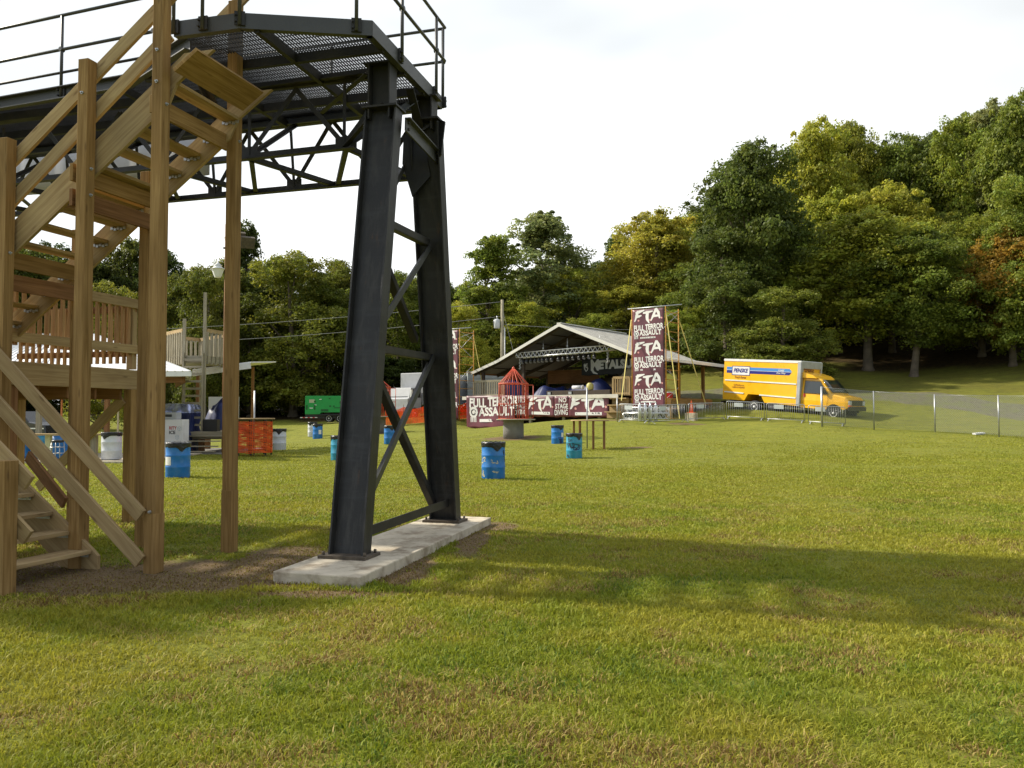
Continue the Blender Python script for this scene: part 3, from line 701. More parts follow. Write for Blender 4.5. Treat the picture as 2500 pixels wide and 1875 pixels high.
_T = [  # pixel column, distance, top row, half width, kind, colour, label
 (40,82,610,110,'bush','S','full green tree at far left seen under the wooden stair flight'),
 (120,90,600,90,'oak','D','dark tree showing between the stair posts at far left'),
 (255,62,690,75,'bush','Y','bright yellow-green tree between the two nearest tall stair posts'),
 (235,85,640,80,'oak','D','dark tree rising behind the yellow-green tree by the stair posts'),
 (310,88,585,70,'oak','S','tall dark tree just left of the nearest tall stair post'),
 (385,88,600,75,'oak','D','dark round tree top just right of the nearest tall stair post'),
 (450,80,670,60,'bush','S','green tree behind the wooden lookout with the ladder'),
 (500,76,650,65,'bush','M','green tree behind the tall pole of the wooden lookout'),
 (590,94,552,62,'tall','D','tall dark tree with gaps beside the floodlight pole'),
 (545,84,640,60,'bush','M','green tree directly behind the floodlight pole'),
 (610,72,720,75,'bush','S','green tree right of the floodlight pole, lower than its neighbours'),
 (715,70,612,115,'bush','M','broad olive-green tree left of the black steel legs'),
 (660,86,640,70,'oak','S','green tree behind the broad olive-green tree'),
 (800,78,690,75,'bush','M','green tree partly behind the left black steel leg'),
 (830,90,640,70,'oak','M','green tree with its top beside the left black steel leg'),
 (905,92,640,70,'oak','S','green tree hidden by the left black steel leg'),
 (970,84,668,60,'bush','M','green tree seen between the two black steel legs'),
 (1035,88,672,60,'oak','S','darker tree seen between the two black steel legs'),
 (1090,92,690,55,'oak','D','dark tree hidden behind the right black steel leg'),
 (1120,74,735,60,'bush','Y','yellow-green tree right beside the right black steel leg'),
 (1140,96,690,50,'oak','M','small far tree right of the right black steel leg'),
 (1198,70,586,78,'column','S','dense egg-shaped tree behind the utility pole'),
 (1330,76,526,125,'airy','G','tallest loose grey-green tree with sky showing through, behind the stage roof ridge'),
 (1235,78,690,70,'bush','S','green tree between the egg-shaped tree and the loose tall tree'),
 (1270,68,740,70,'bush','Y','yellow-green tree above the left slope of the stage roof'),
 (1395,74,660,75,'bush','Y','yellow-green tree above the stage roof ridge'),
 (1460,84,640,55,'oak','D','dark tree in the dip right of the loose tall tree'),
 (1508,88,572,42,'tall','D','slim dark tree top standing alone against the sky'),
 (1440,66,770,60,'bush','M','green tree just over the right slope of the stage roof'),
 (1605,74,520,118,'oak','O','big olive-gold tree behind the banner scaffold'),
 (1530,70,700,70,'bush','Y','yellow-green tree left of the banner scaffold top'),
 (1690,68,640,80,'bush','S','green tree just right of the banner scaffold'),
 (1640,62,760,55,'bush','M','low green tree at the back right corner of the stage roof'),
 (1835,68,352,118,'oak','D','huge dark tree above the yellow truck, left end of the big wood'),
 (1775,66,560,95,'bush','D','dark leafy lower tree behind the back of the yellow truck'),
 (1910,61,700,95,'bush','S','green tree hanging low over the roof of the yellow truck'),
 (1720,64,740,50,'bush','M','bushy tree between the stage roof and the yellow truck'),
 (2000,78,300,100,'oak','Y','yellow-green tree top right of the huge dark tree'),
 (2085,82,303,85,'oak','M','round green tree top on the skyline of the big wood'),
 (2119,66,520,135,'oak','M','tree with a thick ivy-covered trunk at the wood edge'),
 (2231,63,560,115,'oak','S','tree with a slanting bare trunk at the wood edge'),
 (2215,80,330,90,'oak','S','green tree top in the dip of the skyline above the slanting trunk'),
 (2290,84,330,70,'oak','D','dark tree top left of the tallest crowns'),
 (2360,76,288,95,'oak','M','tall tree on the skyline left of the grey-green crown'),
 (2430,74,256,80,'tall','G','tall grey-green crown near the right edge of the picture'),
 (2505,70,236,95,'oak','S','tallest tree at the right edge of the picture'),
 (2475,62,560,105,'oak','R','tree with orange leaves at the right edge of the picture'),
 (2400,66,520,100,'bush','M','full green tree left of the orange-leaved tree'),
 (2180,72,450,95,'oak','Y','yellow-green crown in the middle of the big wood'),
 (2050,74,470,90,'oak','Y','gold-green crown above the thick ivy-covered trunk'),
 (2560,60,420,120,'bush','S','green tree cut by the right edge of the picture'),
 (1960,74,560,90,'oak','S','shaded tree between the huge dark tree and the ivy-covered trunk'),
 (2330,72,520,95,'oak','S','green crown between the slanting trunk and the right edge'),
 (2640,72,300,130,'oak','M','tree beyond the right edge of the picture'),
]
for px, Y, tp, hw, kd, cc, lb in _T:
    if 1190 < px < 1760: Y += 9
    if 560 < px < 940 and Y < 80: Y = 80 + (Y - 70) * .3
    if px == 2119: tree(px, Y, tp, hw, kd, cc, lb, base=903, lean=0.0)
    elif px == 2231: tree(px, Y, tp, hw, kd, cc, lb, base=920, lean=0.10)
    else: tree(px, Y, tp, hw, kd, cc, lb)
# the rows behind, seen only in gaps: trees nobody could tell apart share one label
_rr = random.Random(3)
for k in range(26):
    px = -60 + k * 104 + _rr.uniform(-30, 30); Y = 102 + _rr.uniform(-5, 8)
    sky = np.interp(px, [0, 600, 1000, 1110, 1250, 1350, 1500, 1700, 1800, 2000, 2200, 2400, 2600], [650, 640, 660, 715, 700, 655, 640, 560, 470, 375, 405, 345, 325])
    tree(px, Y, sky + _rr.uniform(0, 40), 75, _rr.choice(['oak', 'bush']), _rr.choice('DDSM'), 'dark tree deep in the wood, showing only in gaps between nearer trees', group='trees deep in the wood')
for k in range(22):                              # undergrowth that closes the wood below the crowns
    px = -40 + k * 122 + _rr.uniform(-25, 25)
    if px < 1120: Y, top = 84 + _rr.uniform(-2, 4), 850 + _rr.uniform(-25, 30)
    elif px < 1750: Y, top = 80 + _rr.uniform(-2, 4), 800 + _rr.uniform(-15, 25)
    else: Y, top = 80 + _rr.uniform(-2, 6), 720 + _rr.uniform(-30, 40)
    tree(px, Y, top, 85, 'bush', _rr.choice('DDS'), 'dark undergrowth tree filling the shade below the tall crowns', sink=0.6, group='undergrowth trees in the wood')

for k in range(16):                              # a second wall of crowns up the hill on the right
    px = 1640 + k * 66 + _rr.uniform(-18, 18); Y = 90 + _rr.uniform(-4, 4)
    sky = np.interp(px, [1500, 1700, 1800, 2000, 2200, 2400, 2600], [640, 500, 420, 345, 385, 310, 300])
    tree(px, Y, sky + _rr.uniform(0, 30), 85, 'bush', _rr.choice('DSM'), 'dark tree deep in the wood, showing only in gaps between nearer trees', group='trees deep in the wood')

o = tree(0, 9.9, 300, 400, 'oak', 'S', 'unseen tree added outside the left edge to shade the grass by the stairs')  # never in view, added to throw the shade patch by the stairs
o.location = (-12.5, 10.2, 0); o.scale = (.50, .50, .84)
# ------------------------------------------------------------------ black steel platform tower and footbridge
UU = Vector((0.262, 0.965, 0)); VV = Vector((0.965, -0.262, 0)); ZZ = Vector((0, 0, 1))
CT = Vector((-1.335, 10.25, 0))                  # middle of the pad
pad = MB()
def PV(u, v, z): return CT + UU * u + VV * v + ZZ * z
padpts = [PZ(665.6, 1394.5, .1), PZ(878.7, 1408.8, .1), PZ(1199, 1263, .1)]
padpts.append(padpts[0] + padpts[2] - padpts[1])
pad.prism([p - ZZ * .3 for p in padpts], ZZ * .3)
tag(pad.build('concrete_pad', M_CONC, loc=tuple(CT), bevel=.012), 'long low concrete pad stained with dirt under the black steel legs', 'concrete pad')

TW = thing('steel_platform_tower', 'black steel tower with two leaning legs carrying a grated platform and footbridge', 'steel tower', tuple(CT))
def leg_line(p0, Y0, p1, Y1):
    a = P(p0[0], p0[1], Y0); b = P(p1[0], p1[1], Y1); return a, b
NB, NT = leg_line((853, 1357), 8.8, (937, 270), 9.75)
FB, FT = leg_line((1087, 1271), 11.7, (1040, 300), 10.8)
def column(B, T, web=.40, fl=.20):
    t = (T - B).normalized(); x = (VV - t * VV.dot(t)).normalized(); y = t.cross(x)
    if y.dot(UU) < 0: y = -y
    mb = MB(); c = (B + T) / 2; h = (T - B) / 2
    mb.obox(c, h, x * (web / 2 - .022), y * .009)
    for sgn in (-1, 1): mb.obox(c + x * sgn * (web / 2 - .011), h, x * .011, y * fl / 2)
    o = mb.build('column', M_COL, TW, bevel=.003)
    mb = MB(); mb.obox(Vector((B.x, B.y, .117)), VV * (web / 2 + .07), UU * .19, ZZ * .016)
    for a in (-1, 1):
        for b in (-1, 1): mb.tube([Vector((B.x, B.y, .13)) + VV * a * (web / 2 + .035) + UU * b * .13, Vector((B.x, B.y, .17)) + VV * a * (web / 2 + .035) + UU * b * .13], .016, 6)
    mb.build('base_plate', M_RUST, o)
    mb = MB(); mb.obox(T + t * .012, VV * (web / 2 + .02), UU * .15, ZZ * .012); mb.build('cap_plate', M_STEEL, o)
    return o, x, y
NCOL, nx_, ny_ = column(NB, NT)
FCOL, fx_, fy_ = column(FB, FT)
def atpy(B, T, px, py):                          # a point of a leg's plane under the pixel
    lo, hi = 0.0, 1.0
    z0 = B.lerp(T, 0); 
    best = min((abs((lambda q: 937.5 - FPX * ((q.z - EYE) * _c - q.y * _s) / ((q.z - EYE) * _s + q.y * _c) - py)(B.lerp(T, i / 400))), i) for i in range(-40, 480))
    q = B.lerp(T, best[1] / 400)
    return P(px, py, q.y)
def brace(n, f, name='brace', w=.085, m=None, back=0.0):
    a = atpy(NB, NT, *n) + UU * .05; b = atpy(FB, FT, *f) - UU * .05
    o = VV * back
    mb = MB(); mb.angle(a + o, b + o, w, .014, ZZ, -1); return mb.build(name, m or M_STEEL, TW)
brace((950, 543), (1052, 594))
brace((928, 790), (1054, 604), m=M_STEELG)
brace((930, 560), (1040, 830), back=-.1)
brace((928, 850), (1058, 872))
brace((895, 1222), (1062, 872), m=M_STEELG)
brace((905, 838), (1082, 1228), back=-.1)
brace((888, 1300), (1098, 1226), 'tie_beam', .10)
brace((952, 483), (1000, 408), back=-.05)
mb = MB(); a = atpy(NB, NT, 984, 303) + VV * .03; b = atpy(FB, FT, 1063, 388) + VV * .03
mb.bar(a, b, .02, .16); mb.bar(a + VV * .03 + ZZ * .07, b + VV * .03 + ZZ * .07, .07, .014); tb = mb.build('tie_plate', M_STEELG, TW)
mb = MB()
for q, s in ((a.lerp(b, .06), 0), (a.lerp(b, .94), 0)):
    for dz in (-.04, .04): mb.tube([q + ZZ * dz, q + ZZ * dz + VV * .03], .018, 6)
mb.build('bolt', M_STEEL, tb)
# haunch on the far leg and stubs that carry the platform
hh = [P(x_, y_, 10.86) for x_, y_ in ((1006, 480), (982, 400), (985, 335), (1030, 292), (1050, 430))]
mb = MB(); mb.prism(hh, UU * .03); mb.build('haunch_plate', M_STEEL, TW)
ZD = 5.75
for T, s in ((NT, 1), (FT, 1)):
    mb = MB()
    q = Vector((T.x, T.y, 0)) - VV * .02
    zt = ZD + .02
    for k in (-1, 1): mb.bar(q + VV * k * .13 + ZZ * (T.z - .12), q + VV * k * .13 + ZZ * zt, .02, .22, UU)
    mb.bar(q + ZZ * (T.z + .02), q + ZZ * zt, .014, .26, VV)
    mb.bar(q + ZZ * zt - VV * .2, q + ZZ * zt + VV * .2, .24, .02)
    mb.build('bearing_stub', M_STEEL, TW)

mb = MB(); q = Vector((FT.x, FT.y, 0))
s0 = P(1068, 392, 10.85); s1 = P(1066, 290, 10.85); s2 = P(1088, 298, 10.7); s3 = P(1079, 378, 10.7)
mb.prism([s0, s1, s2, s3], -UU * .03); mb.bar(P(1024, 326, 10.8), P(1068, 296, 10.8), .12, .03); mb.bar(P(1000, 215, 10.3), P(1026, 312, 10.8), .1, .03)
mb.build('splice_plate', M_STEEL, TW)

# deck outline at z = ZD (underside of the fascia)
eL = PZ(425, 90, ZD); eA = PZ(586, 69.3, ZD); eB = PZ(908.4, 87.4, ZD); eC = PZ(1078.6, 266.7, ZD)
eD = PZ(575, 325, ZD) - VV * 1.2
wdir = (PZ(0, 271, ZD) - PZ(319, 217, ZD)).normalized()
eN0 = PZ(319, 217, ZD); eN1 = eN0 + wdir * 5.0   # near edge of the narrower footbridge
eL2 = eL + UU * .35 - VV * .05
fdir = (eD - eC).normalized(); eF1 = eC + fdir * 9.6
outline = [eL, eA, eB, eC, eF1, eN1, eN0, eL2]
def fascia(a, b, h=.17, name='edge_channel', m=None):
    mb = MB(); d = (b - a); t = d.normalized(); n = Vector((t.y, -t.x, 0))
    mb.bar(a + ZZ * h / 2, b + ZZ * h / 2, .012, h)
    mb.bar(a + ZZ * .008 - n * .04, b + ZZ * .008 - n * .04, .07, .012); mb.bar(a + ZZ * (h - .008) - n * .04, b + ZZ * (h - .008) - n * .04, .07, .012)
    return mb.build(name, m or M_STEELG, TW)
for i, (a, b) in enumerate(((eL, eA), (eA, eB), (eB, eC), (eC, eF1), (eN0, eN1), (eL2, eN0))): fascia(a, b, m=M_STEELG)
# grating: bearing bars along the tower axis, cross rods
o2 = [((p - CT).dot(UU), (p - CT).dot(VV)) for p in outline]
def spans(v):                                    # u ranges inside the outline at this v
    us = []
    for i in range(len(o2)):
        (u0, v0), (u1, v1) = o2[i], o2[(i + 1) % len(o2)]
        if (v0 - v) * (v1 - v) < 0: us.append(u0 + (u1 - u0) * (v - v0) / (v1 - v0))
    us.sort(); return list(zip(us[0::2], us[1::2]))
vmin, vmax = min(b for a, b in o2), max(b for a, b in o2)
mb = MB(); v = vmin + .02
ZG = ZD + .115
while v < vmax - .01:
    for a, b in spans(v):
        if b - a > .05: mb.bar(PV(a, v, ZG) - ZZ * 0, PV(b, v, ZG), .005, .023)
    v += .037
mb.build('grating', M_STEEL, TW)
mb = MB()
def vspans(u):
    vs = []
    for i in range(len(o2)):
        (u0, v0), (u1, v1) = o2[i], o2[(i + 1) % len(o2)]
        if (u0 - u) * (u1 - u) < 0: vs.append(v0 + (v1 - v0) * (u - u0) / (u1 - u0))
    vs.sort(); return list(zip(vs[0::2], vs[1::2]))
umin, umax = min(a for a, b in o2), max(a for a, b in o2)
u = umin + .05
while u < umax:
    for a, b in vspans(u): mb.bar(PV(u, a, ZG + .012), PV(u, b, ZG + .012), .008, .008)
    u += .10
mb.build('grating_rod', M_STEEL, TW)
for u in (-.95, -.30, .35):                       # joists under the grating
    for a, b in vspans(u)[:1]:
        mb = MB(); mb.bar(PV(u, a + .03, ZD + .03), PV(u, b - .03, ZD + .03), .055, .11); mb.build('joist', M_STEEL, TW)
for v in (-3.6, -2.25, -1.0):
    for a, b in spans(v)[:1]:
        mb = MB(); mb.bar(PV(a + .03, v, ZD + .025), PV(b - .03, v, ZD + .025), .06, .10); mb.build('cross_joist', M_STEEL, TW)
# truss under the deck
ZB = 4.9
uN, uF = -.36, 1.1
slope = -.02
def TP(u, v, z): return PV(u - (-v) * 0.035 * -1, v, z)
vb = [-.67 - 1.36 * k for k in range(7)]        # lower nodes of the near side
for side, off in ((uN, 0.0), (uF, -.2)):
    mb = MB(); mb.angle(TP(side, vb[-1] - .6, ZB), TP(side, (vb[0] + .17 if side == uN else -.1), ZB), .09, .014, ZZ, 1); mb.build('bottom_chord', M_STEEL, TW)
    uT = side if side < 0 else .98
    mb = MB(); mb.angle(TP(uT, vb[-1] - .6, ZD + .05), TP(uT, .05, ZD + .05), .09, .014, ZZ, 1); mb.build('top_chord', M_STEEL, TW)
    for k, v in enumerate(vb):
        v = v + off
        mb = MB()
        uT = side if side < 0 else .98; zT = ZD - .05 if side < 0 else ZD + .04
        for dv in (-.68, .68): mb.angle(TP(side, v, ZB + .03), TP(uT, v + dv, zT), .055, .012, VV, 1)
        mb.bar(TP(side, v, ZB + .02), TP(uT, v, zT), .03, .03, VV)
        mb.bar(TP(side, v - .12, ZB + .06), TP(side, v + .12, ZB + .06), .012, .14)
        mb.build('truss_web', M_STEEL, TW)
for k in range(6):                                # bracing in plan and across
    mb = MB(); mb.angle(TP(uN, vb[k], ZB), TP(uF, vb[k] - .2 - .68, ZB), .06, .012, ZZ, 1); mb.build('bottom_brace', M_STEEL, TW)
    mb = MB(); mb.angle(TP(uF, vb[k] - .2 - .68, ZB), TP(uN, vb[k] - 1.36, ZB), .06, .012, ZZ, 1); mb.build('bottom_brace', M_STEEL, TW)
    mb = MB(); mb.angle(TP(uN, vb[k], ZB + .03), TP(.97, vb[k] - .1, ZD + .05), .05, .012, ZZ, 1); mb.build('sway_brace', M_STEEL, TW)
mb = MB(); mb.angle(TP(uN, vb[0], ZB), PV(.3, .0, ZD - .1), .07, .012, ZZ, 1); mb.build('sway_brace', M_STEELG, TW)
mb = MB(); mb.angle(TP(uN, vb[0], ZB), NT + ZZ * .1, .06, .012, ZZ, 1); mb.angle(TP(uF, -.3, ZB), TP(uN, vb[0], ZB + .02), .06, .012); mb.build('sway_brace', M_STEEL, TW)
mb = MB(); mb.angle(PV(.3, -1.3, ZD - .12), PV(-.55, -.25, ZD - .05), .06, .012, ZZ, 1); mb.build('sway_brace', M_STEEL, TW); mb = MB()
mb.angle(P(490, 180, 9.5), P(578, 372, 10.35), .085, .014, VV, 1); mb.build('sway_brace', M_STEEL, TW)
# railings
RT, RM = 6.88, 6.42
def rail_run(pts, posts, toe=False):
    for z in (RT, RM):
        mb = MB(); mb.tube([Vector((p.x, p.y, z)) for p in pts], .021, 8); mb.build('handrail', M_STEELG, TW)
    for p, n in posts:
        mb = MB(); q = Vector((p.x, p.y, 0))
        mb.tube([q + ZZ * (ZD + .03), q + ZZ * RT], .021, 8)
        mb.tube([q + ZZ * RM - n * .03, q + ZZ * RM + n * .03], .03, 8)
        o = mb.build('rail_post', M_STEELG, TW)
        mb = MB(); t = Vector((-n.y, n.x, 0)); mb.obox(q + ZZ * (ZD + .10) - n * .015, t * .055, n * .012, ZZ * .075)
        for dz in (.06, .13):
            mb.tube([q + ZZ * (ZD + dz) - t * .04, q + ZZ * (ZD + dz) - t * .04 + n * .03], .011, 6)
        mb.build('clamp_plate', M_STEEL, o)
def out(a, b): t = (b - a).normalized(); return Vector((t.y, -t.x, 0))
n1 = out(eB, eC) ; n2 = out(eA, eB); n3 = out(eC, eF1); n0 = out(eL, eA)
bc = lambda t: eB.lerp(eC, t) + n1 * .035
rail_run([eB + n1 * .035, eC + n1 * .035 + n3 * .02], [(bc(.34), n1), (bc(.86), n1)])
rail_run([eC + n3 * .035, eC + n3 * .035 + fdir * 3.4], [(eC + n3 * .035, n3), (eC + n3 * .035 + fdir * 1.7, n3)])
ab = lambda t: eA.lerp(eB, t) + n2 * .035
rail_run([eA + n2 * .035, eB + n2 * .035], [(ab(.88), n2), (ab(.0), n2)])
rail_run([eL + n0 * .035, eA + n0 * .035], [(eL.lerp(eA, .02) + n0 * .035, n0), (eL.lerp(eA, .46) + n0 * .035, n0)])
nw = Vector((wdir.y, -wdir.x, 0)); nw = nw if nw.y < 0 else -nw
wn_ = lambda t: eN0 + wdir * t + nw * .03
bp = [PZ(365, 200, ZD), PZ(153, 245, ZD)]
rail_run([wn_(-1.2), wn_(5)], [(wn_((q - eN0).dot(wdir)), nw) for q in bp] + [(wn_((bp[1] - eN0).dot(wdir) * 2 - (bp[0] - eN0).dot(wdir)), nw)])
mb = MB(); mb.tube([wn_(-1.2) + ZZ * .36, wn_(5) + ZZ * .36], .018, 8); mb.build('toe_rail', M_STEEL, TW)
# white sheet hung on the far side of the footbridge
bw0 = P(512, 366, 12.6); bw1 = P(-60, 366, 14.2)
def wsheet(s, t): p = bw0.lerp(bw1, s); return (p.x, p.y + .02 * math.sin(s * 40), 5.28 + t * 1.62)
mb = MB(); mb.grid(wsheet, 40, 6)
tag(mb.build('hanging_sheet', M_WHITEV, loc=(bw0.x, bw0.y, 5.28), solid=.01), 'long blank white sheet hung along the far side of the steel footbridge', 'banner')
# ------------------------------------------------------------------ wooden switchback stair and landing
SO = Vector((-3.63, 8.45, 0)); SU = Vector((0.27, 0.963, 0)); SV = Vector((0.963, -0.27, 0))
def S(v, u, z): return SO + SV * v + SU * u + ZZ * z
ST = thing('wooden_staircase', 'tall pine staircase with two flights, handrails and a railed landing beside the steel tower', 'staircase', tuple(SO))
PW = .126
def post(v, u, z0, z1, name='post', m=None, sleeve=None, w=PW):
    mb = MB(); mb.obox(S(v, u, (z0 + z1) / 2), ZZ * (z1 - z0) / 2, SV * w / 2, SU * w / 2)
    if sleeve:                                   # the lower piece is one board thicker: the joint shows as a step
        mb.obox(S(v, u, (z0 + sleeve) / 2) , ZZ * (sleeve - z0) / 2, SV * (w / 2 + .006), SU * (w / 2 + .006))
    return mb.build(name, m or M_POST, ST, bevel=.004)
post(0, 0, -.05, 7.6, sleeve=.60)
post(-.93, 0, -.05, 5.37, sleeve=.72)
post(-1.98, 0, -.05, 4.62)
post(-.565, -1.25, -.05, 1.19, w=.145)
post(0.0, 1.28, -.05, 6.5, sleeve=.72)
post(-1.2, 1.28, -.05, 4.55)
post(-2.2, 1.28, -.05, 3.9)
post(-3.04, 3.2, -.05, 1.97); post(-3.15, 1.2, -.05, 2.0, m=M_REDW); post(-5.1, 3.2, -.05, 2.0); post(-3.2, -.1, -.05, 2.0)
# post caps, cut at a slope
def board(a, b, h, t, up=None, name='handrail', m=None, parent=None):
    mb = MB(); mb.bar(a, b, t, h, up or ZZ); return mb.build(name, m or M_RAIL, parent or ST, bevel=.003)
# lower flight
LZ = lambda v: .2 + .76 * (-.75 - v)
v = -.75; i = 0
while .2 + .19 * i < 2.2:
    vv = -.75 - .25 * i; z = .2 + .19 * i
    mb = MB(); mb.obox(S(vv - .125, -.605, z - .02), SU * .585, SV * .14, ZZ * .02)
    t = mb.build('tread', M_TREAD, ST, bevel=.004)
    mb = MB()
    for k in range(7): mb.tube([S(vv - .02 - k * .035, -.05, z - .06), S(vv - .02 - k * .035, -.05, z - .045 - .02 * (k % 2))], .011, 5)
    mb.obox(S(vv - .12, -.047, z - .055), SV * .11, SU * .003, ZZ * .018); mb.build('tread_bracket', M_GALV, t)
    i += 1
for u in (-1.2, -.03):
    mb = MB(); a = S(-.66, u, -.02); b = S(-.66, u, .14); c = S(-.74, u, LZ(-.74) + .02); d = S(-3.5, u, LZ(-3.5) + .03); e = S(-3.5, u, LZ(-3.5) - .33); f = S(-1.08, u, -.02)
    mb.prism([a, b, c, d, e, f], SU * .04); mb.build('stringer', M_RAIL, ST)
rail_u = lambda v: .515 - .885 * v; rail_l = lambda v: .06 - .865 * v
for fn in (rail_u, rail_l):
    board(S(-.075, -.10, fn(-.075)), S(-3.5, -.10, fn(-3.5)), .145, .04)
for dz in (0, -.485):
    board(S(-.40, -1.15, .985 + dz), S(-3.4, -1.15, .985 + dz + .80 * 3.0), .15, .04)
# upper flight
UZ = lambda v: 5.02 + .745 * v
for u in (.10, 1.19):
    mb = MB(); dv, dz = .745 * .165, .165
    zt = 5.36; vt = (zt - 5.02) / .745
    pts = [S(-3.75, u, UZ(-3.75) - .17), S(-3.75, u, UZ(-3.75) + .19), S(vt - .26, u, zt), S(.55, u, zt), S(.10, u, 5.05), S(.0, u, UZ(0) - .19)]
    mb.prism(pts, SU * .04); mb.build('stringer', M_RAIL, ST)
k = 0
while True:
    vv = -3.6 + .258 * k; z = UZ(vv) + .03
    if vv > .25: break
    mb = MB(); mb.obox(S(vv, .665, z), SU * .525, SV * .108, ZZ * .019); t = mb.build('tread', M_TREAD, ST, bevel=.004)
    mb = MB()
    for j in range(5): mb.obox(S(vv - .09 + j * .045, 1.178, z - .04 - .012 * (j % 2)), SV * .018, SU * .006, ZZ * .016)
    mb.build('tread_bracket', M_GALV, t)
    k += 1
board(S(-3.6, .10, 5.97 - .777 * 3.6), S(1.15, .10, 5.97 + .777 * 1.15), .145, .04)
board(S(-3.6, .10, 5.56 - .80 * 3.6), S(.02, .10, 5.58), .145, .04)
board(S(-.42, 1.28, 6.14), S(.62, 1.28, 6.96), .145, .04)
# header plank under the platform at the head of the flight
d = (SV * .45 + ZZ * .31).normalized(); n = (SV * .31 - ZZ * .45).normalized(); mb = MB(); a = S(.345, -.1, 5.215) + n * .03; b = S(.32, 1.13, 5.25) + n * .03; t = (b - a).normalized()
mb.obox((a + b) / 2, (b - a) / 2, d * .165, n * .02); mb.build('header_board', M_POST, ST, bevel=.003)
# ties between the near and the far posts
for v, zs in ((-.07, (4.80,)), (-1.06, (4.17, 3.90)), (-2.12, (3.33, 3.08))):
    for z in zs: board(S(v, -.06, z), S(v, 1.24, z), .185, .04, name='cross_tie', m=M_REDW if z in (3.9, 3.08) else M_POST)
# landing
LD = MB()
for j in range(28):
    v = -5.25 + j * .145
    if v > -3.1: break
    LD.obox(S(v, 2.15 if v > -3.55 else .95, 2.26), SU * (1.15 if v > -3.55 else 2.35), SV * .068, ZZ * .02)
LD.build('landing_deck', M_TREAD, ST)
board(S(-3.05, 1.0, 2.12), S(-3.05, 3.5, 2.12), .29, .045, name='rim_beam')
board(S(-3.08, 3.32, 2.12), S(-5.3, 3.32, 2.12), .29, .045, name='rim_beam'); board(S(-3.5, -1.35, 2.12), S(-3.5, .98, 2.12), .29, .045, name='rim_beam')
for j in range(5): board(S(-3.12, 1.1 + j * .5, 1.92), S(-5.2, 1.1 + j * .5, 1.92), .19, .04, name='joist', m=M_REDW)
board(S(-3.06, .7, 3.27), S(-3.06, 3.42, 3.27), .14, .04, name='handrail'); board(S(-3.08, 3.34, 3.2), S(-5.3, 3.34, 3.2), .10, .04, name='handrail', m=M_REDW)
board(S(-3.06, .7, 2.58), S(-3.06, 3.42, 2.58), .13, .04, name='bottom_rail'); board(S(-3.08, 3.34, 2.52), S(-5.3, 3.34, 2.52), .09, .04, name='bottom_rail', m=M_REDW)
M_PICK = wood('picket_timber', (0.30, 0.165, 0.065), (0.42, 0.26, 0.12), .3)
for j in range(20):
    u = .85 + j * .125
    mb = MB(); mb.obox(S(-3.115, u, 2.88), ZZ * .40, SU * .02, SV * .02); mb.build('picket', M_PICK, ST)
for j in range(17):
    mb = MB(); mb.obox(S(-3.25 - j * .122, 3.30, 2.80), ZZ * .43, SV * .02, SU * .02); mb.build('picket', M_PICK, ST)
mb = MB(); mb.obox(S(-3.13, 3.32, 2.75), ZZ * .47, SU * .05, SV * .05); mb.build('rail_post', M_RAIL, ST)
mb = MB(); mb.obox(S(-3.13, .75, 2.75), ZZ * .47, SU * .05, SV * .05); mb.build('rail_post', M_RAIL, ST)
board(P(300, 975, 12.3), P(93, 1190, 12.75), .15, .04, name='knee_brace', m=M_RAIL)
board(P(68, 1113, 9.9), P(158, 1228, 9.5), .14, .04, name='knee_brace', m=M_REDW)

# bolt heads where boards meet the posts
for v, u, zz, dv in ((0, 0, 4.80, 1), (-.93, 0, 4.20, 1), (-.93, 0, 3.92, 1), (-1.98, 0, 3.36, 1), (0, 0, 5.35, -1), (0, 1.28, 4.82, 1), (-.93, 0, 5.0, -1), (0, 0, .62, -1), (0, 0, 5.02, -1), (-.93, 0, 1.35, -1)):
    n_b = SV if dv > 0 else -SU
    q = S(v, u, zz) + n_b * (PW / 2)
    MB().tube([q, q + n_b * .012], .017, 8).tube([q + n_b * .012, q + n_b * .03], .009, 6).build('bolt', M_GALV, ST)
# the stage group is laid out at one scale and set back to its real distance at the end of this part
_before = set(o.name for o in COL.objects)
KS = 1.14
_G0 = G
def G(x, y): return EYE + (_G0(x * KS, y * KS) - EYE) / KS
# ------------------------------------------------------------------ stage pavilion
SR = Vector((2.75, 48.0, 0)); SB = Vector((.8, -.6, 0)); SA = Vector((.6, .8, 0))
def T(q, m, z): return SR + SB * q + SA * m + ZZ * z
SP = thing('stage_pavilion', 'open timber stage pavilion with a wide pale metal gable roof behind maroon banners', 'stage pavilion', (SR.x, SR.y, 1.2))
M_ROOFR = mat('roof_rib_shade', (.30, .29, .26), .5, .1, .2, 2)  # darker than the sheet: shading of the ribs put into the colour
RF = [(-6.62, 4.24), (-4.6, 4.9), (0, 6.87), (5.0, 4.9), (7.0, 4.56)]
M_ = 7.7
def ribbed(mb, q0, z0, q1, z1, m0, m1, mtl=0):  # sheet metal with ribs running down the slope
    n = int((m1 - m0) / .3)
    for k in range(n):
        a = m0 + (m1 - m0) * k / n; b = m0 + (m1 - m0) * (k + 1) / n; w = (b - a)
        xs = [(a, 0), (a + w * .78, 0), (a + w * .84, .03), (a + w * .94, .03), (b, 0)]
        for (c, h), (d, h2) in zip(xs[:-1], xs[1:]): mb.poly([T(q0, c, z0 + h), T(q1, c, z1 + h), T(q1, d, z1 + h2), T(q0, d, z0 + h2)], 1 if h + h2 else 0)
